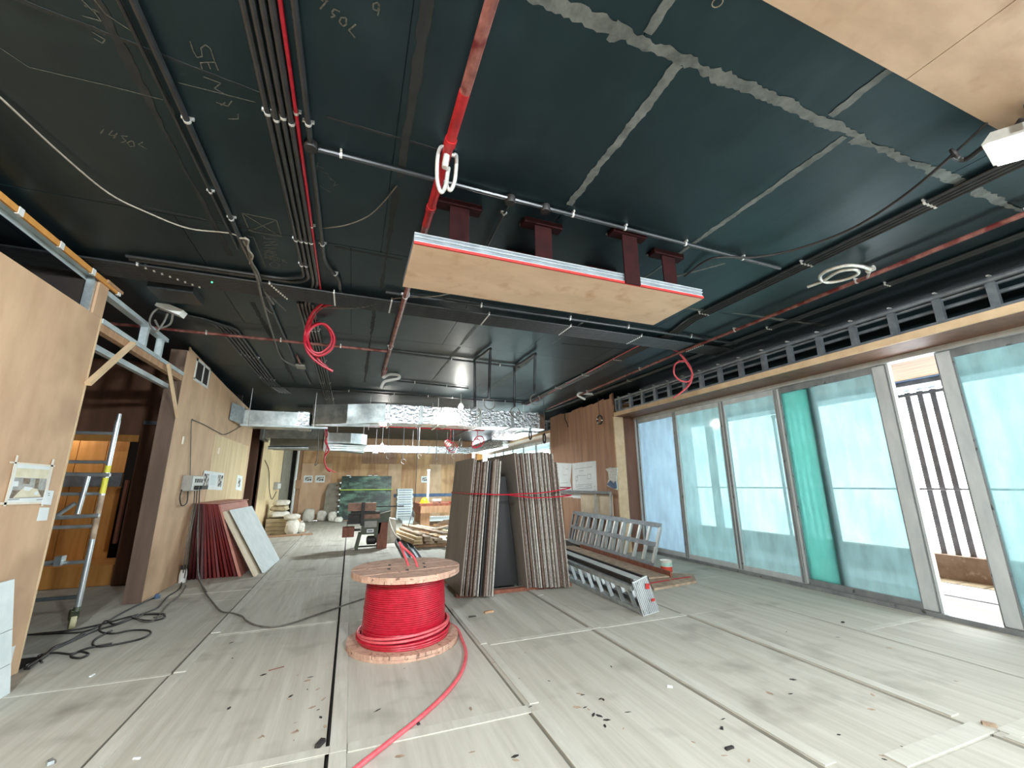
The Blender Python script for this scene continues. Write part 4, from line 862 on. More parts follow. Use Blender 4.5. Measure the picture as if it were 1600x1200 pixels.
# socket distribution box and cables
db = thing('socket_box', 'pale distribution socket box with plugs on the middle wall', 'box', (XL+.05,8.3,1.42))
B(XL+.004,XL+.12,8.02,8.6,1.42,1.66).build('casing', plastic_g, db); B(XL+.12,XL+.13,8.1,8.58,1.43,1.65).build('cover', plastic_w, db)
for k in range(4): B(XL+.13,XL+.136,8.17+.1*k,8.22+.1*k,1.55,1.61).build('breaker', dark_m, db)
for k in range(3): MB().lathe((XL+.13,8.2+.12*k,1.47),[(.035,0),(.03,.06)],10,axis='x').build('plug', black_p, db)
B(XL+.13,XL+.2,8.3,8.62,1.44,1.5).build('adapter', dark_m, db)
def wl(pts, rr, mt, lab, nm_='wall_cable'): return cable(nm_, lab, [PX(a,b,XL+.02+c) for a,b,c in pts], rr, mt)
wl([(297,745,0),(298,700,0),(299,660,0),(301,655,0)], .007, cable_g, 'grey cable rising from the socket box up the middle wall')
wl([(301,656,0),(320,664,0),(342,676,0),(352,679,0),(370,670,0),(390,657,0)], .007, cable_g, 'thin cable swagged across the top of the middle wall')
wl([(284,765,.02),(281,778,.02),(284,790,.03),(292,785,.03),(294,765,.02)], .009, black_p, 'black cable loop drooping under the socket box')
wl([(304,765,.05),(303,785,.1),(297,820,.12),(289,870,.1),(286,900,.05)], .008, cable_g, 'first cable dropping from the socket box past the red boards')
wl([(308,765,.05),(306,790,.2),(298,830,.3),(292,880,.2),(288,903,.1)], .008, cable_g, 'second cable dropping from the socket box past the red boards')
wl([(312,762,.05),(311,785,.3),(309,830,.5),(309,880,.5),(313,908,.6),(330,935,.62)], .008, cable_g, 'third cable from the socket box reaching the floor')
B(XL+.005,XL+.02,7.72,7.76,2.12,2.24).build('cleat', tape_m, db); B(XL+.005,XL+.02,9.62,9.67,2.1,2.22).build('cleat', tape_m, db)
ex = thing('power_adapter', 'grey plug adapter standing on the floor beside the red boards', 'plug', (-2.40,8.55,0))
MB().lathe((-2.40,8.55,.0),[(.05,0),(.055,.12),(.04,.2)],12).build('body', plastic_w, ex, True); B(-2.43,-2.37,8.5,8.6,.2,.26).build('head', black_p, ex)
bx2 = thing('socket_box', 'small grey socket box on the far left plywood wall', 'box', (XL+.05,17.0,1.3)); B(XL+.004,XL+.12,16.5,17.1,1.35,1.6).build('casing', plastic_g, bx2); B(XL+.12,XL+.16,16.6,17.0,1.38,1.55).build('cover', plastic_w, bx2)
wl([(414,719,0),(420,735,0),(421,765,0),(425,780,0),(432,768,0)], .01, black_p, 'thin cable dropping along the far left plywood wall')
ORD = ['first','second','third','fourth','fifth','sixth','seventh','eighth','ninth','tenth','eleventh','twelfth','thirteenth','fourteenth','fifteenth','sixteenth','seventeenth','eighteenth','nineteenth','twentieth']
# ================================================================== CABLE REEL
rl = thing('cable_reel', 'wooden cable reel wound with bright red cable standing on the floor', 'reel', (.60,4.62,0))
RC = Vector((.60,4.62,0)); RF = .53
def flange(z0, z1, ang, n, top):
    M = Matrix.Translation(RC) @ Matrix.Rotation(ang,4,'Z')
    w = 2*RF/n
    for i in range(n):
        u0 = -RF+w*i+.002; u1 = -RF+w*(i+1)-.002; poly = []
        K = 7
        for k in range(K+1):
            u = u0+(u1-u0)*k/K; poly.append((u, -math.sqrt(max(RF*RF-u*u, 1e-4)), 0))
        for k in range(K, -1, -1):
            u = u0+(u1-u0)*k/K; poly.append((u, math.sqrt(max(RF*RF-u*u, 1e-4)), 0))
        dz = random.uniform(-.003,.002)
        MB(M).prism([Vector(p)+Vector((0,0,z0)) for p in poly], (0,0,z1-z0+dz)).build('flange_plank', reel_wood, rl)
flange(.0, .024, .9, 7, False); flange(.025, .055, .25, 9, False)
flange(.625, .649, .3, 7, True); flange(.65, .682, 1.75, 7, True)
MB().lathe(RC+Vector((0,0,.055)), [(.30,0),(.30,.57)], 32).build('drum', reel_wood, rl)
N = 29; pts = []
for i in range(N*24+1):
    t = i/24; a = 2*math.pi*t; zz = .10+.515*t/N; rr = .395-.025*(zz-.1)/.5+(.004 if int(t) in (13,) else 0)
    pts.append(RC+Vector((rr*math.cos(a), rr*math.sin(a), zz)))
MB().tube(pts, .0105, 6).build('cable_winding', redcable, rl, True)
for k in range(5):
    pts = [RC+Vector(((.425+.008*(k%3))*math.cos(a), (.425+.008*(k%3))*math.sin(a), .075+.021*k+.035*math.sin(a+.5*k)*(.3+.3*k/2))) for a in [2*math.pi*i/48 for i in range(48)]]
    MB().tube(pts, .0125, 8, True).build('loose_turn', pinkcable if k > 2 else redcable, rl, True)
tail = [RC+Vector((.40*math.cos(a), .40*math.sin(a), .07)) for a in (1.2,1.5)]+[(.95,5.02,.045),(1.15,4.78,.02),PZ(722,1000,.018),PZ(728,1020,.018),PZ(722,1048,.018),PZ(700,1080,.018),PZ(660,1118,.018),PZ(610,1158,.018),PZ(552,1204,.018),PZ(500,1250,.018)]
MB().tube(smooth_path(tail,6), .0145, 8).build('cable_tail', pinkcable, rl, True)
MB().tube(smooth_path([RC+Vector((.03,.02,.66)),RC+Vector((-.02,.1,.78)),RC+Vector((-.07,.14,.90))],5), .012, 8).build('cable_end', pinkcable, rl, True)
MB().tube(smooth_path([RC+Vector((.10,-.08,.67)),RC+Vector((.06,.0,.77)),RC+Vector((-.04,.08,.86)),RC+Vector((-.08,.1,.91))],5), .012, 8).build('cable_end', pinkcable, rl, True)
for k in range(6):
    a = k*1.05+.4; MB().lathe(RC+Vector((.2*math.cos(a),.2*math.sin(a),.68)), [(.014,0),(.014,.012)], 6).build('bolt', dark_m, rl)
# ================================================================== STRAPPED BOARD STACKS
def lean_board(name, lab, x0, x1t, zt, y0, y1, th, mt, grp, zb=.045):
    o = MB().hexa([(x0,y0,zb),(x0+th,y0,zb),(x0+th,y1,zb),(x0,y1,zb),(x1t,y0,zt),(x1t+th,y0,zt),(x1t+th,y1,zt),(x1t,y1,zt)]).build(name, mt)
    return tag(o, lab, 'board', grp)
rk = thing('board_rack', 'black A-frame board rack between the two strapped stacks', 'rack', (2.25,6.3,0))
B(1.45,3.2,5.95,6.03,0,.045).build('skid', timber_red, rk); B(1.45,3.2,6.85,6.93,0,.045).build('skid', timber_red, rk)
MB().hexa([(2.03,6.15,.045),(2.42,6.15,.045),(2.42,7.0,.045),(2.03,7.0,.045),(2.15,6.15,1.6),(2.23,6.15,1.6),(2.23,7.0,1.6),(2.15,7.0,1.6)]).build('black_board', blackboard_m, rk)
gl = 'boards in the left strapped stack'
edges_l = [(board_m,.018),(board_e,.014),(board_b,.016),(board_e,.012),(board_b,.02),(board_b,.014),(board_e,.022),(board_w,.014),(blackboard_m,.022),(board_b,.018),(board_m,.03),(board_e,.016),(board_w,.016)]
x = 1.47; n = len(edges_l); names_l = ['outermost grey board with a clean face at the left of the left strapped stack']
for k,(mt,th) in enumerate(edges_l):
    lab = names_l[0] if k == 0 else '%s edged board, %s from the left in the left strapped stack' % ({board_e:'speckled grey',board_b:'brown',board_w:'white',blackboard_m:'black',board_m:'plain grey'}[mt], ORD[k])
    yo = 5.86-.2*k/n+random.uniform(-.03,.03)
    lean_board('cement_board', lab, x, x+.165-.05*k/n, 1.83+random.uniform(-.03,.02) if k else 1.86, yo, 7.05+random.uniform(-.05,.05), th, mt, gl)
    x += th+(.0235 if k in (8,) else .0135)
gr_ = 'boards in the right strapped stack'
edges_r = [(board_m,.018),(board_b,.016),(board_e,.014),(board_b,.02),(board_w,.014),(board_e,.016),(board_w,.02),(board_b,.024),(board_e,.014),(board_w,.016),(board_e,.02),(board_w,.014),(board_e,.022),(board_m,.018),(board_w,.012),(board_b,.02),(board_e,.018),(board_b,.014),(board_e,.02)]
x = 2.46; n = len(edges_r)
for k,(mt,th) in enumerate(edges_r):
    lab = 'leftmost board of the right strapped stack with its grey face showing' if k == 0 else '%s edged board, %s from the left in the right strapped stack' % ({board_e:'speckled grey',board_b:'brown',board_w:'white',board_m:'plain grey'}[mt], ORD[k])
    top = 1.95+random.uniform(-.03,.015)-(.12 if k > n-3 else 0)
    lean_board('cement_board', lab, x, x-.185+.05*k/n, top, 5.92-.2*k/n+random.uniform(-.03,.03), 7.3+random.uniform(-.05,.05), th, mt, gr_)
    x += th+.0148
s1 = thing('red_strap', 'red strap tied around both leaning board stacks', 'strap', (2.2,5.8,1.2))
def strapx(z, f): return f
MB().ribbon([(1.575,7.0,1.36),(1.575,5.8,1.36)], .018, (-1,0,0), .002).build('band', redcable, s1)
MB().tube(smooth_path([(1.575,5.8,1.36),(1.68,5.69,1.36),(1.85,5.62,1.35),(2.04,5.60,1.345),(2.3,5.72,1.35),(2.62,5.68,1.36),(2.98,5.60,1.41),(3.06,5.62,1.43)],4), .009, 6).build('cord', redcable, s1, True)
MB().tube(smooth_path([(2.03,5.60,1.345),(2.25,5.72,1.32),(2.55,5.68,1.29),(2.98,5.60,1.31),(3.07,5.62,1.32)],4), .009, 6).build('cord', redcable, s1, True)
MB().tube([(3.07,5.62,1.43),(3.08,7.2,1.43)], .009, 6).build('cord', redcable, s1); MB().tube([(3.08,5.62,1.32),(3.08,7.2,1.32)], .009, 6).build('cord', redcable, s1)
# ================================================================== METAL FRAMES, LADDERS, PLANKS ON THE RIGHT
def grid_frame(name, lab, A, Bv, U, n, mt=steel_g, d=.04, w=.05, mid=True, group=None):
    # A base start, Bv base end, U vector to the top edge
    A = Vector(A); Bv = Vector(Bv); U = Vector(U); r_ = thing(name, lab, 'frame', A, group)
    nrm = (Bv-A).cross(U).normalized()
    for f in ((0,.5,1) if mid else (0,1)):
        MB().beam(A+U*f, Bv+U*f, d, w, U).build('rail', mt, r_)
    for k in range(n+1):
        p = A.lerp(Bv, k/n); MB().beam(p+U*.03, p+U*.97, w*.75, d*.9, nrm).build('bar', alu if k < n else mt, r_)
    return r_
b0 = Vector((5.0,6.33,.11)); b1 = Vector((5.2,9.6,.10))
gf = grid_frame('steel_stud_frame', 'grey steel grid frame leaning in front of the plywood pier', b0, b1, (.17,-.09,.64), 11, w=.08)
grid_frame('steel_stud_frame', 'second grey steel grid frame leaning behind the first, farther back', Vector((5.16,7.5,.09)), Vector((5.30,9.9,.09)), (.14,-.05,.66), 8, w=.08)
pkf = thing('picture_frame_channel', 'pale steel channel frame standing against the plywood pier', 'frame', (5.5,9.2,0))
MB().beam((5.42,8.2,0),(5.52,8.25,1.28),.05,.04).build('upright', alu, pkf); MB().beam((5.52,8.25,1.27),(5.56,11.3,1.27),.05,.06).build('top_rail', steel_g, pkf); MB().beam((5.48,8.9,.0),(5.56,8.95,1.24),.05,.04).build('upright', alu, pkf); MB().beam((5.46,10.9,.0),(5.56,10.95,1.24),.05,.04).build('upright', alu, pkf)
bb = tag(B(5.60,5.64,8.35,9.75,.75,1.22).build('beige_board', beige_m), 'beige board behind the pale steel channel frame', 'board'); bb.rotation_euler = (0,0,0)
B(5.60,5.64,8.5,9.6,0,.75).build('lower_half', ply_mid, bb)
for k in range(5):
    p0 = Vector((4.5+.07*k,6.3+.1*k,.03)); p1 = Vector((4.95+.07*k,9.6,.03))
    MB()
plk = thing('plank', 'flat grey plank with a dark red edge lying under the leaning grid frame', 'plank', (4.9,7.2,0))
MB().beam((4.58,5.72,.046),(4.80,9.2,.046),.46,.02,(0,0,1)).build('deck', timber_grey, plk); MB().beam((4.84,5.70,.076),(5.06,8.9,.076),.035,.085,(0,0,1)).build('red_edge', timber_red, plk)
pk2 = thing('plank', 'pale timber sheet with red stripes lying beside the paint can', 'plank', (4.6,5.5,0))
MB().prism([PZ(1022,923,.0),PZ(1088,911,.0),PZ(1084,900,.0),PZ(1035,898,0),PZ(1010,905,0)],(0,0,.03)).build('sheet', timber_grey, pk2)
MB().beam(PZ(1010,912,.034),PZ(1045,906,.034),.05,.006).build('red_stripe', redline, pk2); MB().beam(PZ(1050,905,.034),PZ(1078,901,.034),.04,.006).build('red_stripe', redline, pk2)
# aluminium ladder beams
def ladder(lab, base0, base1, top0, top1, n, mt=alu, rg=.02):
    r_ = thing('aluminium_ladder', lab, 'ladder', base0)
    base0,base1,top0,top1 = [Vector(v) for v in (base0,base1,top0,top1)]
    for a, b in ((base0,base1),(top0,top1)): MB().beam(a,b,.05,.06,top0-base0).build('rail', mt, r_)
    for k in range(n):
        f = (k+.4)/n; MB().beam(base0.lerp(base1,f), top0.lerp(top1,f), .045, .022, base1-base0).build('rung', alu, r_)
    return r_
ladder('aluminium ladder standing on its edge beside the right board stack', (3.28,4.42,.035), (3.37,7.2,.035), (3.19,4.44,.29), (3.27,7.2,.33), 11)
ladder('aluminium ladder leaning behind the front ladder on the floor', (3.53,4.52,.035), (3.63,7.3,.035), (3.43,4.54,.31), (3.53,7.3,.35), 11, steel_g)
pf = thing('scaffold_platform', 'scaffold platform with a ribbed end plate lying on the ladders', 'platform', (3.36,5.8,0))
MB().beam((3.33,4.5,.36),(3.42,7.2,.40),.14,.012).build('deck', alu_fr, pf)
for dx in (-.12,.12): MB().beam((3.32+dx,4.46,.355),(3.41+dx,7.2,.395),.028,.05).build('side_rail', dark_m, pf)
p0 = Vector((3.25,4.35,.004)); p1 = Vector((3.54,4.43,.004)); p2 = Vector((3.43,4.47,.40)); p3 = Vector((3.16,4.39,.36))
MB().prism([p0,p1,p2,p3],(.01,.03,0)).build('end_plate', alu_fr, pf)
for k in range(9):
    f = (k+.5)/9; a = p0.lerp(p1,f); b = p3.lerp(p2,f); MB().beam(a+Vector((0,-.006,.01)), b+Vector((0,-.006,-.01)), .009, .012, (1,0,0)).build('rib', alu_gr, pf)
a = p2.lerp(p1,.3).lerp(p3,.12)+Vector((0,-.02,0)); MB().beam(a,a+Vector((-.07,-.02,.01)),.006,.06,(0,0,1)).build('red_label', redline, pf); a = p2.lerp(p1,.62).lerp(p0,.08)+Vector((0,-.02,0)); MB().beam(a,a+Vector((-.06,-.02,.005)),.006,.03,(0,0,1)).build('red_label', redline, pf)
# paint can
pcn = thing('paint_can', 'small white paint can with a red and green label by the glass doors', 'paint can', (5.1,6.1,0))
c = (5.08,6.08,0)
MB().lathe(c,[(.085,0),(.088,.01),(.10,.2),(.104,.205),(.104,.215),(.098,.215),(.096,.19)],24).build('bucket', plastic_w, pcn, True)
MB().lathe(c,[(.0895,.03),(.096,.12)],24).build('red_print', paint_red, pcn, True); MB().lathe(c,[(.0965,.13),(.0995,.18)],24).build('green_print', mat('green_print', rgb(150,196,180), rgb(180,214,200), 8), pcn, True)
MB().tube(arc((c[0],c[1],.2),.107,math.pi,2*math.pi,14,(1,-.2,0),(0,0,.55)), .003, 6).build('handle', clip_m, pcn, True)
# ================================================================== SCAFFOLD TOWER IN THE DOORWAY
sc = thing('scaffold_tower', 'aluminium scaffold tower frame on casters standing in the side doorway', 'scaffold', (-2.85,6.2,0))
yS, xS = 6.35, -2.70
def tb(p, q, r_=.025, nm='tube', mt=alu): return MB().tube([p,q], r_, 10).build(nm, mt, sc, True)
tb((xS,yS,.2),(xS,yS,2.28),.027,'post'); MB().tube([(xS,yS,2.26),(xS,yS,2.30),(xS,yS,2.36)],[.021,.023,.021],10).build('spigot', steel, sc, True)
tb((xS-.95,yS+.0,.2),(xS-.95,yS+.0,2.28),.027,'post')
for zz in (.32,.68,1.06,1.42,1.78,2.12): tb((xS-.95,yS,zz),(xS,yS,zz),.02,'rung')
tb((xS-1.0,yS-.06,1.66),(xS+.06,yS-.06,1.63),.022,'guard_rail'); tb((xS-1.0,yS-.06,1.14),(xS+.04,yS-.06,1.18),.022,'guard_rail')
tb((xS-.14,yS-.05,1.62),(xS-.16,yS-.05,1.2),.024,'guard_post'); tb((xS-.2,yS-.05,1.32),(xS-.75,yS-.05,.78),.022,'diagonal_brace'); tb((xS-.2,yS-.04,.72),(xS-.9,yS-.04,.60),.018,'diagonal_brace')
B(xS-.26,xS-.20,yS-.07,yS+.02,.66,.76).build('brace_hook', steel, sc)
MB().tube([(xS,yS,1.42),(xS,yS,1.60)],.0285,10).build('yellow_sticker', yellow_tape, sc, True); MB().tube([(xS,yS,1.66),(xS,yS,1.74)],.0285,10).build('yellow_sticker', yellow_tape, sc, True); MB().tube([(xS,yS,.92),(xS,yS,1.40)],.0283,10).build('worn_label', timber_grey, sc, True)
for dx in (0,-.95):
    MB().lathe((xS+dx+.0,yS-.0,.17),[(.04,0),(.034,.05)],10).build('caster_fork', green_m, sc, True)
    MB(Matrix.Translation((xS+dx-.02,yS,.095)) @ Matrix.Rotation(.5,4,'Z')).lathe((0,0,0),[(.05,-.028),(.092,-.024),(.095,0),(.092,.024),(.05,.028)],20,axis='x').build('caster_wheel', caster_m, sc, True)
    MB(Matrix.Translation((xS+dx-.02,yS,.095)) @ Matrix.Rotation(.5,4,'Z')).prism([(-.036,-.05,.0),(-.036,.05,.0),(-.036,.10,.06),(-.036,.03,.1),(-.036,-.1,.07)],(.072,0,0)).build('caster_bracket', green_m, sc)
tb((xS-.9,yS+.0,.32),(xS,yS,.32),.02,'rung',steel_g)
# ================================================================== RED EDGED BOARDS ON THE LEFT
gR = 'red edged boards leaning on the middle wall'
nR = 13
for k in range(nR):
    f = k/(nR-1); xb = -2.38+.72*f; xt = -2.42+.31*f; zt = 1.20-.02*f
    th = .032 if k % 3 else .04
    mt = red_edge2 if k < 4 else (red_edge if k < nR-1 else red_face)
    o = MB().hexa([(xb,8.72+random.uniform(-.03,.03),0),(xb+th,8.72,0),(xb+th,10.75,0),(xb,10.75,0),(xt,8.72,zt),(xt+th*.7,8.72,zt),(xt+th*.7,10.75,zt),(xt,10.75,zt)]).build('red_board', mt)
    tag(o, ('dark maroon' if k < 4 else 'deep red')+' board edge, %s out from the wall in the leaning stack' % ORD[k] if k < nR-1 else 'pink faced outermost board of the leaning red stack', 'board', gR)
o = MB().hexa([(-2.44,8.70,1.205),(-2.08,8.72,1.19),(-2.06,10.8,1.19),(-2.44,10.8,1.205),(-2.44,8.70,1.215),(-2.08,8.72,1.205),(-2.06,10.8,1.205),(-2.44,10.8,1.215)]).build('top_board', red_face); tag(o, 'pink faced board lying across the top of the red board stack', 'board')
o = MB().hexa([(-1.42,8.60,0),(-1.385,8.60,0),(-1.37,10.4,0),(-1.40,10.4,0),(-2.05,8.75,1.05),(-2.015,8.75,1.06),(-2.0,10.5,1.06),(-2.035,10.5,1.05)]).build('beige_board', beige_m); tag(o, 'beige faced board leaning between the red stack and the white board', 'board')
MB().hexa([(-1.43,8.595,0),(-1.421,8.595,0),(-1.421,8.62,0),(-1.43,8.62,0),(-2.06,8.745,1.05),(-2.051,8.745,1.05),(-2.051,8.77,1.05),(-2.06,8.77,1.05)]).build('lip', dark_m, o)
o = MB().hexa([(-1.335,8.88,0),(-1.305,8.88,0),(-1.25,10.25,0),(-1.28,10.25,0),(-1.985,8.95,1.07),(-1.955,8.95,1.08),(-1.90,10.35,1.08),(-1.93,10.35,1.07)]).build('white_leaning_board', white_m); tag(o, 'white board leaning at the front of the red board stack', 'board')
# ================================================================== FLOOR CABLES (LEFT)
def fcable(lab, pts, rr=.009, mt=black_p, z=.012): return cable('floor_cable', lab, [PZ(a,b,z) for a,b in pts], rr, mt)
fcable('black cable coiled in loose loops beside the caster', [(20,995),(60,990),(110,985),(160,975),(210,962),(250,960),(257,965),(235,970),(205,965),(215,960),(180,975),(165,970),(155,985),(175,990),(205,985),(230,985),(235,990),(220,998),(190,1005),(160,1010),(145,1008),(150,998),(175,985)])
fcable('black cable making a long loop nearest the camera', [(65,1035),(60,1025),(85,1020),(110,1022),(125,1018),(138,1022),(125,1028),(110,1025),(130,1015),(150,1010),(175,1005)])
fcable('black cable running from the floor loops to the socket adapter', [(45,1045),(75,1020),(110,1003),(150,985),(185,975),(220,960),(245,950),(255,940),(262,932),(280,920),(284,908)])
fcable('thin cable loop on the floor in front of the middle wall', [(240,965),(258,960),(245,958),(225,960),(215,968),(240,970),(262,945),(275,935),(285,925),(290,915)], .008, cable_g)
fcable('grey cable trailing from the wall across the floor towards the reel', [(311,905),(320,925),(333,942),(345,955),(362,958),(378,963),(385,970),(400,977),(425,980),(455,974),(490,962),(520,952),(560,938),(580,932)], .010, cable_g)
fcable('cable crossing the side doorway floor under the caster', [(35,992),(80,990),(130,987),(160,975),(205,950),(250,930)], .009)
fcable('dark cable lying along the near wall foot', [(40,1044),(70,1025),(85,1012),(110,1002),(130,990)], .016)
cable('hanging_wire', 'black wire hanging from the scaffold rung to the floor', [(xS-.5,yS-.03,2.1),(xS-.62,yS-.05,1.5),(xS-.5,yS-.08,.7),(xS-.35,yS-.1,.15),(xS-.3,yS-.14,.012)], .007, black_p)
tag(MB().lathe(PZ(245,935,.0),[(.03,0),(.035,.03),(.02,.06)],10).build('cable_plug', blue_m), 'blue plug lying at the foot of the middle wall', 'plug')
# small debris, each piece its own
for k,(px,py,l_,w_,mt,lab) in enumerate(((764,957,.12,.04,timber,'timber offcut lying in front of the left board stack'),(738,964,.09,.02,dark_m,'dark timber chip near the reel'),(144,1056,.05,.015,paper,'white scrap on the floor left of the reel'),(78,1193,.05,.03,steel,'small metal fitting at the lower left corner'),(213,1186,.04,.012,paper,'tiny white scrap near the lower left strip'),(186,1154,.03,.012,timber_grey,'tiny chip on the left floor strip'),(500,1164,.07,.035,slab_m,'dark flat chip beside the centre strip'),(653,1131,.04,.02,slab_m,'dark chip beside the red cable'),(1047,1074,.04,.02,paper,'white chip on the right floor sheet'),(1140,1170,.06,.02,slab_m,'dark sliver on the right floor sheet'),(1128,1139,.02,.02,slab_m,'dark crumb on the right floor sheet'),(1378,928,.03,.03,slab_m,'crumb near the glass doors'),(1546,1134,.07,.03,timber_grey,'chip at the right hand strip corner'),(1317,973,.03,.02,slab_m,'crumb pair beside the right floor strip'),(432,1045,.12,.008,timber_red,'red brown splinter left of the centre strip'),(50,1038,.08,.02,paper,'white offcut by the near wall foot'))):
    p = PZ(px,py,0); a = k*.7
    M = Matrix.Translation(p) @ Matrix.Rotation(a if k > 1 else .1,4,'Z')
    tag(MB(M).hexa([(-l_/2,-w_/2,0),(l_/2,-w_/2*.8,0),(l_/2*.9,w_/2,0),(-l_/2,w_/2*.9,0),(-l_/2*.95,-w_/2*.9,min(.02,w_*.6)),(l_/2*.9,-w_/2*.7,min(.02,w_*.6)),(l_/2*.85,w_/2*.8,min(.02,w_*.5)),(-l_/2*.9,w_/2*.8,min(.02,w_*.6))]).build('floor_scrap', mt), lab, 'debris', 'scraps lying on the floor sheets')
# ================================================================== WOODWORKING MACHINE
ms = thing('planer_machine', 'olive green woodworking machine with a worn steel table', 'machine', (.55,11.1,0))
B(-.02,.62,10.95,11.25,.88,1.06).build('fence', cast_m, ms); B(.05,.72,10.9,11.35,.80,.86).build('table', dark_m, ms)
B(.34,.72,10.92,11.3,.70,.80).build('table_bed', cast_m, ms)
B(.28,.36,10.88,10.94,.55,1.08).build('post', dark_m, ms)
MB().prism([(.33,10.95,.72),(.78,10.95,.72),(.74,10.95,.34),(.31,10.95,.34)],(0,.35,0)).build('body', green_m, ms)
B(.38,.66,10.94,10.949,.50,.64).build('panel', plastic_g, ms); B(.44,.6,10.94,10.949,.38,.46).build('badge', paper, ms); B(.47,.57,10.932,10.939,.405,.435).build('badge_print', ink, ms)
MB().prism([(.72,10.98,.80),(.98,10.98,.86),(.92,10.98,.55),(.68,10.98,.16),(.62,10.98,.30)],(0,.2,0)).build('belt_guard', green_m, ms)
MB().beam((.30,11.0,.36),(.23,11.0,0),.07,.06,(0,1,0)).build('leg', green_m, ms); MB().beam((.30,11.35,.36),(.23,11.4,0),.07,.06,(0,1,0)).build('leg', green_m, ms); B(.7,.92,10.95,11.3,0,.6).build('pedestal', timber_red, ms)
MB().lathe((.45,11.05,.2),[(.06,0),(.10,.02),(.10,.2),(.06,.24)],14,axis='x').build('motor', dark_m, ms, True)
B(.2,.7,11.0,11.06,.05,.08).build('stretcher', dark_m, ms); B(-.1,.16,10.9,11.2,.30,.52).build('side_box', timber_red, ms); B(.12,.3,11.0,11.1,.42,.47).build('box_arm', dark_m, ms)
B(.0,.3,11.0,11.3,.58,.80).build('motor_housing', dark_m, ms); MB().tube([(.62,11.0,.97),(1.28,11.0,.965)],.014,8).build('feed_bar', dark_m, ms); B(.5,.6,10.96,11.1,.90,.94).build('block', sack_m, ms)
# ================================================================== MARBLE SLAB, TILES, BENCH
sb = thing('marble_slab', 'large green veined marble slab standing near the end wall', 'slab', (.7,19.6,0))
MB().hexa([(-.40,19.7,.03),(1.72,19.5,.03),(1.72,19.53,.03),(-.40,19.73,.03),(-.38,19.95,1.86),(1.70,19.75,1.86),(1.70,19.78,1.86),(-.38,19.98,1.86)]).build('stone', marble, sb)
MB().hexa([(-.42,19.76,1.26),(1.78,19.55,1.26),(1.78,19.56,1.26),(-.42,19.77,1.26),(-.42,19.76,1.29),(1.78,19.55,1.29),(1.78,19.56,1.29),(-.42,19.77,1.29)]).build('lime_strap', lime_m, sb)
for k in range(7): B(-.45,-.38,19.72+.02*k,19.75+.02*k,.1+.24*k,.16+.24*k).build('edge_spacer', paper, sb)
B(-.2,0,19.68,20.1,0,.03).build('skid', timber, sb); B(1.3,1.5,19.5,20.0,0,.03).build('skid', timber, sb)
for x in (-.2,.7,.95): MB().hexa([(x,19.93,1.80),(x+.2,19.90,1.80),(x+.2,19.91,1.80),(x,19.94,1.80),(x,19.95,1.9),(x+.15,19.93,1.9),(x+.15,19.94,1.9),(x,19.96,1.9)]).build('label', paper, sb)
for k in range(3):
    o = MB().hexa([(-1.0+.04*k,20.0+.08*k,0),(-.42,19.95+.08*k,0),(-.42,20.0+.08*k,0),(-1.0+.04*k,20.05+.08*k,0),(-.98+.04*k,20.1+.08*k,1.25+.15*k),(-.42,20.1+.08*k,1.3+.15*k),(-.42,20.13+.08*k,1.3+.15*k),(-.98+.04*k,20.13+.08*k,1.25+.15*k)]).build('grey_slab', concrete)
    tag(o, ['front','middle','rear'][k]+' grey slab leaning beside the green marble', 'slab', 'grey slabs beside the marble')
ts = [.0]; z = 0
for k in range(13):
    h = .1; o = B(1.95+random.uniform(-.02,.02),2.62+random.uniform(-.02,.02),19.3,19.8,z,z+h-.006).build('tile_box', paper if k % 2 else white_m); z += h
    tag(o, 'white tile carton, %s from the floor in the tall stack beside the marble' % ORD[k], 'box', 'tile cartons beside the marble'); B(2.0,2.55,19.294,19.299,z-h+.02,z-h+.05).build('print_band', ink if k % 3 else blue_m, o)
for k in range(4):
    o = B(2.7,3.3,19.2,19.8,.09*k,.09*k+.084).build('tile_box', white_m); tag(o, 'white carton, %s from the floor in the low stack beside the workbench' % ORD[k], 'box', 'low stack of cartons')
wt = thing('workbench', 'reddish timber workbench loaded with tools and offcuts', 'workbench', (2.9,13.9,0))
B(2.05,4.3,13.5,15.0,.82,.90).build('top', timber_red, wt); B(2.08,4.3,13.45,13.5,.62,.82).build('apron', timber, wt)
for x, y in ((2.1,13.5),(2.1,14.8),(4.1,13.5),(4.1,14.8)): B(x,x+.28,y,y+.14,0,.82).build('leg', timber, wt)
B(2.1,4.2,13.55,14.9,.2,.25).build('shelf', timber, wt); B(2.05,2.09,13.64,14.8,.6,.82).build('side_apron', timber_red, wt); B(2.05,2.09,13.64,14.8,.0,.3).build('side_panel', timber_grey, wt)
hm = thing('hard_hat', 'yellow hard hat lying on the workbench', 'helmet', (2.25,14.0,.90))
MB().lathe((2.28,14.0,.90),[(.17,0),(.165,.015),(.135,.02),(.13,.08),(.09,.14),(.03,.165),(.005,.168)],20).build('shell', yellow_m, hm, True)
MB().tube([(2.28,13.87,.99),(2.28,13.93,1.05),(2.28,14.0,1.072),(2.28,14.07,1.05),(2.28,14.13,.99)],.014,8).build('ridge', yellow_m, hm, True)
MB().prism([(2.17,13.85,.90),(2.39,13.85,.90),(2.34,13.78,.895),(2.22,13.78,.895)],(0,0,.012)).build('brim', yellow_m, hm)
pt = thing('power_tool', 'white and grey power tool on the workbench beside the hard hat', 'tool', (2.62,13.7,.9)); MB().tube([(2.5,13.7,.97),(2.75,13.72,.98)],.055,10).build('body', plastic_w, pt, True); MB().tube([(2.72,13.72,.97),(2.72,13.72,.905)],.03,8).build('handle', dark_m, pt); MB().lathe((2.48,13.7,.96),[(.058,0),(.058,.02)],14,axis='x').build('guard', steel, pt)
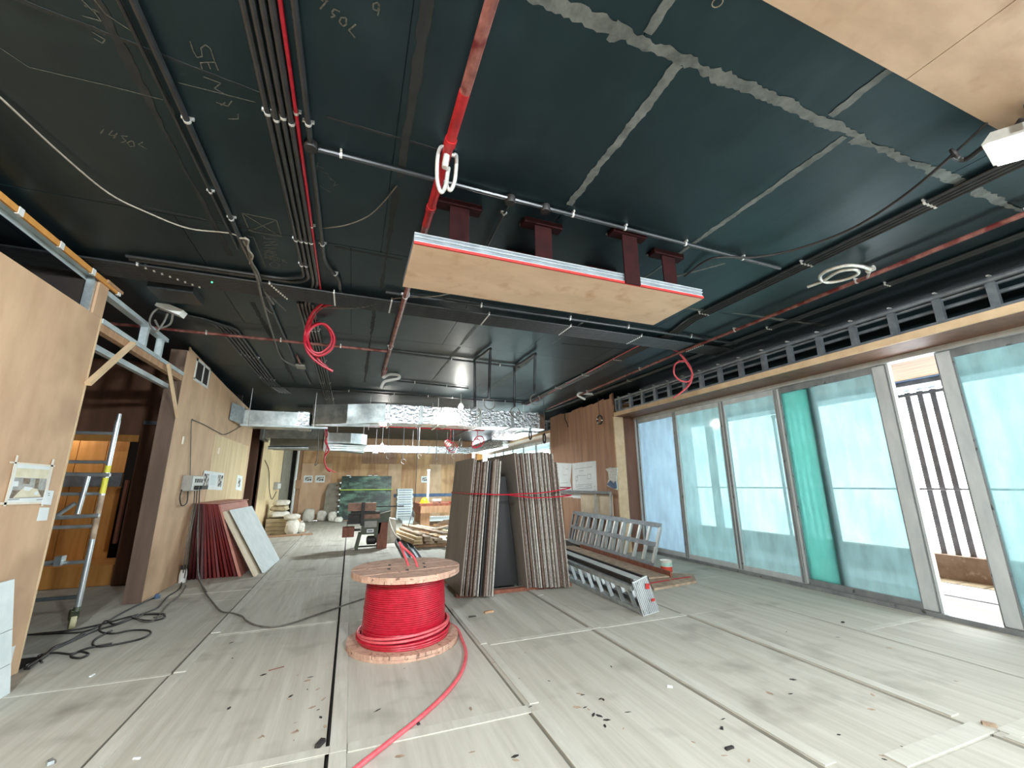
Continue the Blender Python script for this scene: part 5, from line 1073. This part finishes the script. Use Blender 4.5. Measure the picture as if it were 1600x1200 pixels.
bxw = tag(B(3.2,3.9,13.9,14.2,.90,1.06).build('tool_case', timber), 'pale wooden case standing on the workbench', 'box'); B(3.2,3.9,13.895,13.899,1.0,1.01).build('lid_seam', dark_m, bxw)
tag(MB().beam((3.0,13.55,.92),(4.2,13.6,.92),.16,.03).build('plank', redline), 'red plank lying along the front of the workbench', 'plank')
for k in range(4): tag(MB().beam((2.5+.12*k,13.52+.05*k,.27+.03*k),(3.8+.1*k,14.2+.1*k,.27+.03*k),.07,.03).build('offcut', timber_grey if k%2 else timber), ['lowest','second','third','topmost'][k]+' offcut lying on the workbench shelf', 'timber', 'offcuts on the workbench shelf')
ps = thing('white_post', 'slim white pipe post rising behind the workbench', 'pipe', (3.55,15.6,0)); q = PY(668,782,15.6); MB().tube([(q.x,15.6,0),(q.x,15.6,PY(668,736,15.6).z)],.045,8).build('pipe', plastic_w, ps); MB().lathe((q.x,15.6,PY(668,736,15.6).z),[(.06,0),(.06,.06)],8).build('cap', plastic_w, ps)
# timber pile
gT = 'planks in the timber pile'
adj = ['lowest front','lowest middle','lowest rear','second layer left','second layer centre','second layer right','third layer left','third layer right','long slanting','upper slanting','top','short top','rear','rear upper','loose right','loose far']
spec = []
for k in range(3): spec.append(((1.62+.28*k,10.6,.12),(1.35+.3*k,12.5,.12),.22,.06))
for k in range(3): spec.append(((1.6+.24*k,10.5,.19),(1.25+.26*k,12.5,.19),.2,.05))
for k in range(2): spec.append(((1.62+.2*k,10.5,.25),(1.28+.22*k,12.6,.25),.15,.05))
spec += [((2.25,10.4,.325),(1.55,12.9,.345),.18,.05),((2.5,10.9,.30),(1.9,13.1,.30),.14,.04),((1.66,10.6,.31),(1.4,12.4,.31),.10,.04),((2.1,11.2,.36),(2.9,12.3,.36),.12,.03),((2.5,11.3,.12),(3.6,12.6,.12),.16,.04),((2.3,11.6,.2),(3.4,12.2,.22),.12,.04),((2.6,10.3,.05),(3.0,12.4,.05),.14,.05),((2.0,12.95,.026),(3.6,12.95,.026),.2,.05)]
for k,(a,b,w_,h_) in enumerate(spec): tag(MB().beam(a,b,w_,h_).build('timber_plank', timber_grey if k % 3 else ply_pale), adj[k]+' plank of the timber pile behind the boards', 'plank', gT)
for k in range(2): tag(B(1.5,2.4,10.75+1.3*k,10.87+1.3*k,0,.09).build('bearer', timber), ['near','far'][k]+' bearer block under the timber pile', 'timber', 'bearers under the timber pile')
for k in range(2):
    a = PZ(640+14*k,878-4*k,.03); b = PZ(616+16*k,838+4*k,.03); o = thing('steel_channel', ['left','right'][k]+' grey steel channel lying on the floor beside the timber pile', 'channel', a, 'channels on the floor')
    MB().beam(a,b,.10,.006).build('web', steel_g, o)
    d = (b-a).normalized(); s_ = Vector((-d.y,d.x,0))*.05
    for q in (s_,-s_): MB().beam(a+q+Vector((0,0,.03)),b+q+Vector((0,0,.03)),.006,.06).build('lip', steel_g, o)
tag(MB().hexa([(.98,11.9,0),(1.25,11.9,0),(1.25,12.3,0),(.98,12.3,0),(1.02,11.95,.62),(1.2,11.95,.58),(1.2,12.25,.6),(1.02,12.25,.62)]).build('white_crate', sack_m), 'pale wrapped bundle standing behind the machine', 'bundle')
cable('floor_cable', 'pale cable from the machine curling to the floor channels', [PY(608,812,11.6),PY(612,825,11.4),PY(618,836,11.2),PY(626,842,11.0)], .02, sack_m)
tag(B(2.0,5.2,17.4,19.0,.0,.10).build('white_sheeting', white_m), 'white plastic sheeting on the floor beyond the workbench', 'sheet')
# sacks and bags at the far left
def sack(name, lab, c, sx, sy, sz, mt, grp, seed):
    rnd = random.Random(seed); mb = MB(); n_, m_ = 14, 7; vs = []; fs = []
    for i in range(m_+1):
        ph = -math.pi/2+math.pi*i/m_
        for j in range(n_):
            th = 2*math.pi*j/n_; k_ = rnd.uniform(.86,1.12); q = abs(math.cos(ph))**.55
            vs.append((c[0]+sx*q*math.copysign(abs(math.cos(th))**.6,math.cos(th))*k_, c[1]+sy*q*math.copysign(abs(math.sin(th))**.6,math.sin(th))*k_, c[2]+sz+sz*math.copysign(abs(math.sin(ph))**.7,math.sin(ph))*(1 if i in (0,m_) else rnd.uniform(.9,1.08))))
    for i in range(m_):
        for j in range(n_):
            j2 = (j+1)%n_; fs.append((i*n_+j,i*n_+j2,(i+1)*n_+j2,(i+1)*n_+j))
    return tag(mb.add(vs,fs).build(name, mt, smooth=True), lab, 'sack', grp)
gS = 'sacks piled by the far left wall'
for k in range(4):
    o = tag(B(-2.38,-1.78,15.3+.0*k,16.3,.12*k,.12*k+.112).build('block_bundle', sack_t), ['lowest','second','third','topmost'][k]+' tan block bundle stacked against the far left wall', 'bundle', 'block bundles'); 
    for j in range(3): B(-2.36+.2*j,-2.18+.2*j,15.292,15.299,.12*k+.012,.12*k+.10).build('block', sack_t, o)
sack('sack', 'pale sack lying on top of the tan block bundles', (-2.08,15.7,.48), .3,.4,.10, sack_m, gS, 1); sack('sack', 'white sack second from the top of the far left pile', (-2.1,15.8,.68), .26,.35,.09, sack_t, gS, 2)
sack('sack', 'crumpled white sack topping the far left pile', (-2.05,15.7,.85), .24,.3,.09, sack_m, gS, 3); sack('sack', 'white bag slumped in front of the far left pile', (-1.62,15.2,.0), .2,.25,.22, sack_m, gS, 4); sack('sack', 'pale sack perched on the slumped white bag', (-1.66,15.25,.43), .22,.26,.09, sack_m, gS, 5)
sack('sack', 'small white bag right of the slumped one', (-1.42,15.6,.0), .14,.2,.16, sack_m, gS, 6)
tag(MB().hexa([(-1.4,15.5,0),(-1.3,15.5,0),(-1.3,16.3,0),(-1.4,16.3,0),(-1.56,15.55,.42),(-1.53,15.55,.42),(-1.53,16.3,.42),(-1.56,16.3,.42)]).build('leaning_offcut', timber), 'timber offcut leaning on the far left sacks', 'timber')
gB = 'white bags by the end wall'
sack('bag', 'left white bag against the end wall', (-1.55,20.0,0), .24,.2,.26, sack_m, gB, 11); sack('bag', 'small white bag second from left at the end wall', (-1.06,20.05,0), .2,.2,.22, sack_m, gB, 12); sack('bag', 'middle white bag against the end wall', (-.62,19.6,0), .18,.18,.2, sack_m, gB, 13); sack('bag', 'low white bag beside the grey slabs', (-.36,19.05,0), .16,.15,.11, sack_m, gB, 14)
tag(MB().beam((-2.3,14.6,.02),(-1.0,14.9,.02),.25,.03).build('plank', timber), 'plank lying on the floor before the far left sacks', 'plank')
wpp = thing('white_pipe', 'white vertical pipe in front of the far left column', 'pipe', (-2.2,18.6,0)); MB().tube([(-2.25,20.2,0),(-2.22,20.2,3.1)],.055,10).build('pipe', plastic_w, wpp, True); MB().tube([(-2.22,20.2,3.08),(-2.22,20.2,3.2)],.07,10).build('cap', steel_w, wpp, True); B(-2.2,-1.98,20.15,20.25,1.35,1.7).build('bracket_box', timber, wpp)

bulb('unseen warm bulb added to light the orange lined closet', Vector((-4.75,9.2,2.75)), 14)  # hidden bulb added to brighten the closet lining

# scuffs and glue marks on the floor sheets, small wire loop on the ceiling
rnd = random.Random(21)
marks = [(480+rnd.uniform(-28,28), 1105+rnd.uniform(-55,60)) for _ in range(16)]+[(920+rnd.uniform(-25,30),1100+rnd.uniform(-18,30)) for _ in range(10)]+[(rnd.uniform(330,1500), rnd.uniform(985,1190)) for _ in range(46)]
for a, b in marks:
    p = PZ(a, b, .0002); M = Matrix.Translation(p) @ Matrix.Rotation(rnd.uniform(0,3.1),4,'Z'); l_ = rnd.uniform(.008,.03); w_ = l_*rnd.uniform(.2,.6)
    MB(M).prism([(-l_,0,0),(-l_*.3,-w_,0),(l_*.8,-w_*.6,0),(l_,w_*.3,0),(l_*.1,w_,0)],(0,0,.0012)).build('scuff_mark', timber_grey if rnd.random() < .5 else slab_m, floor)
lp = PZ(1121,4,3.58)
tag(MB().tube(arc(lp,.022,0,6.28,16,(1,0,0),(0,1,.2)),.0025,6).build('wire_loop', pale_wire, smooth=True), 'tiny wire loop on the ceiling at the top edge', 'wire')
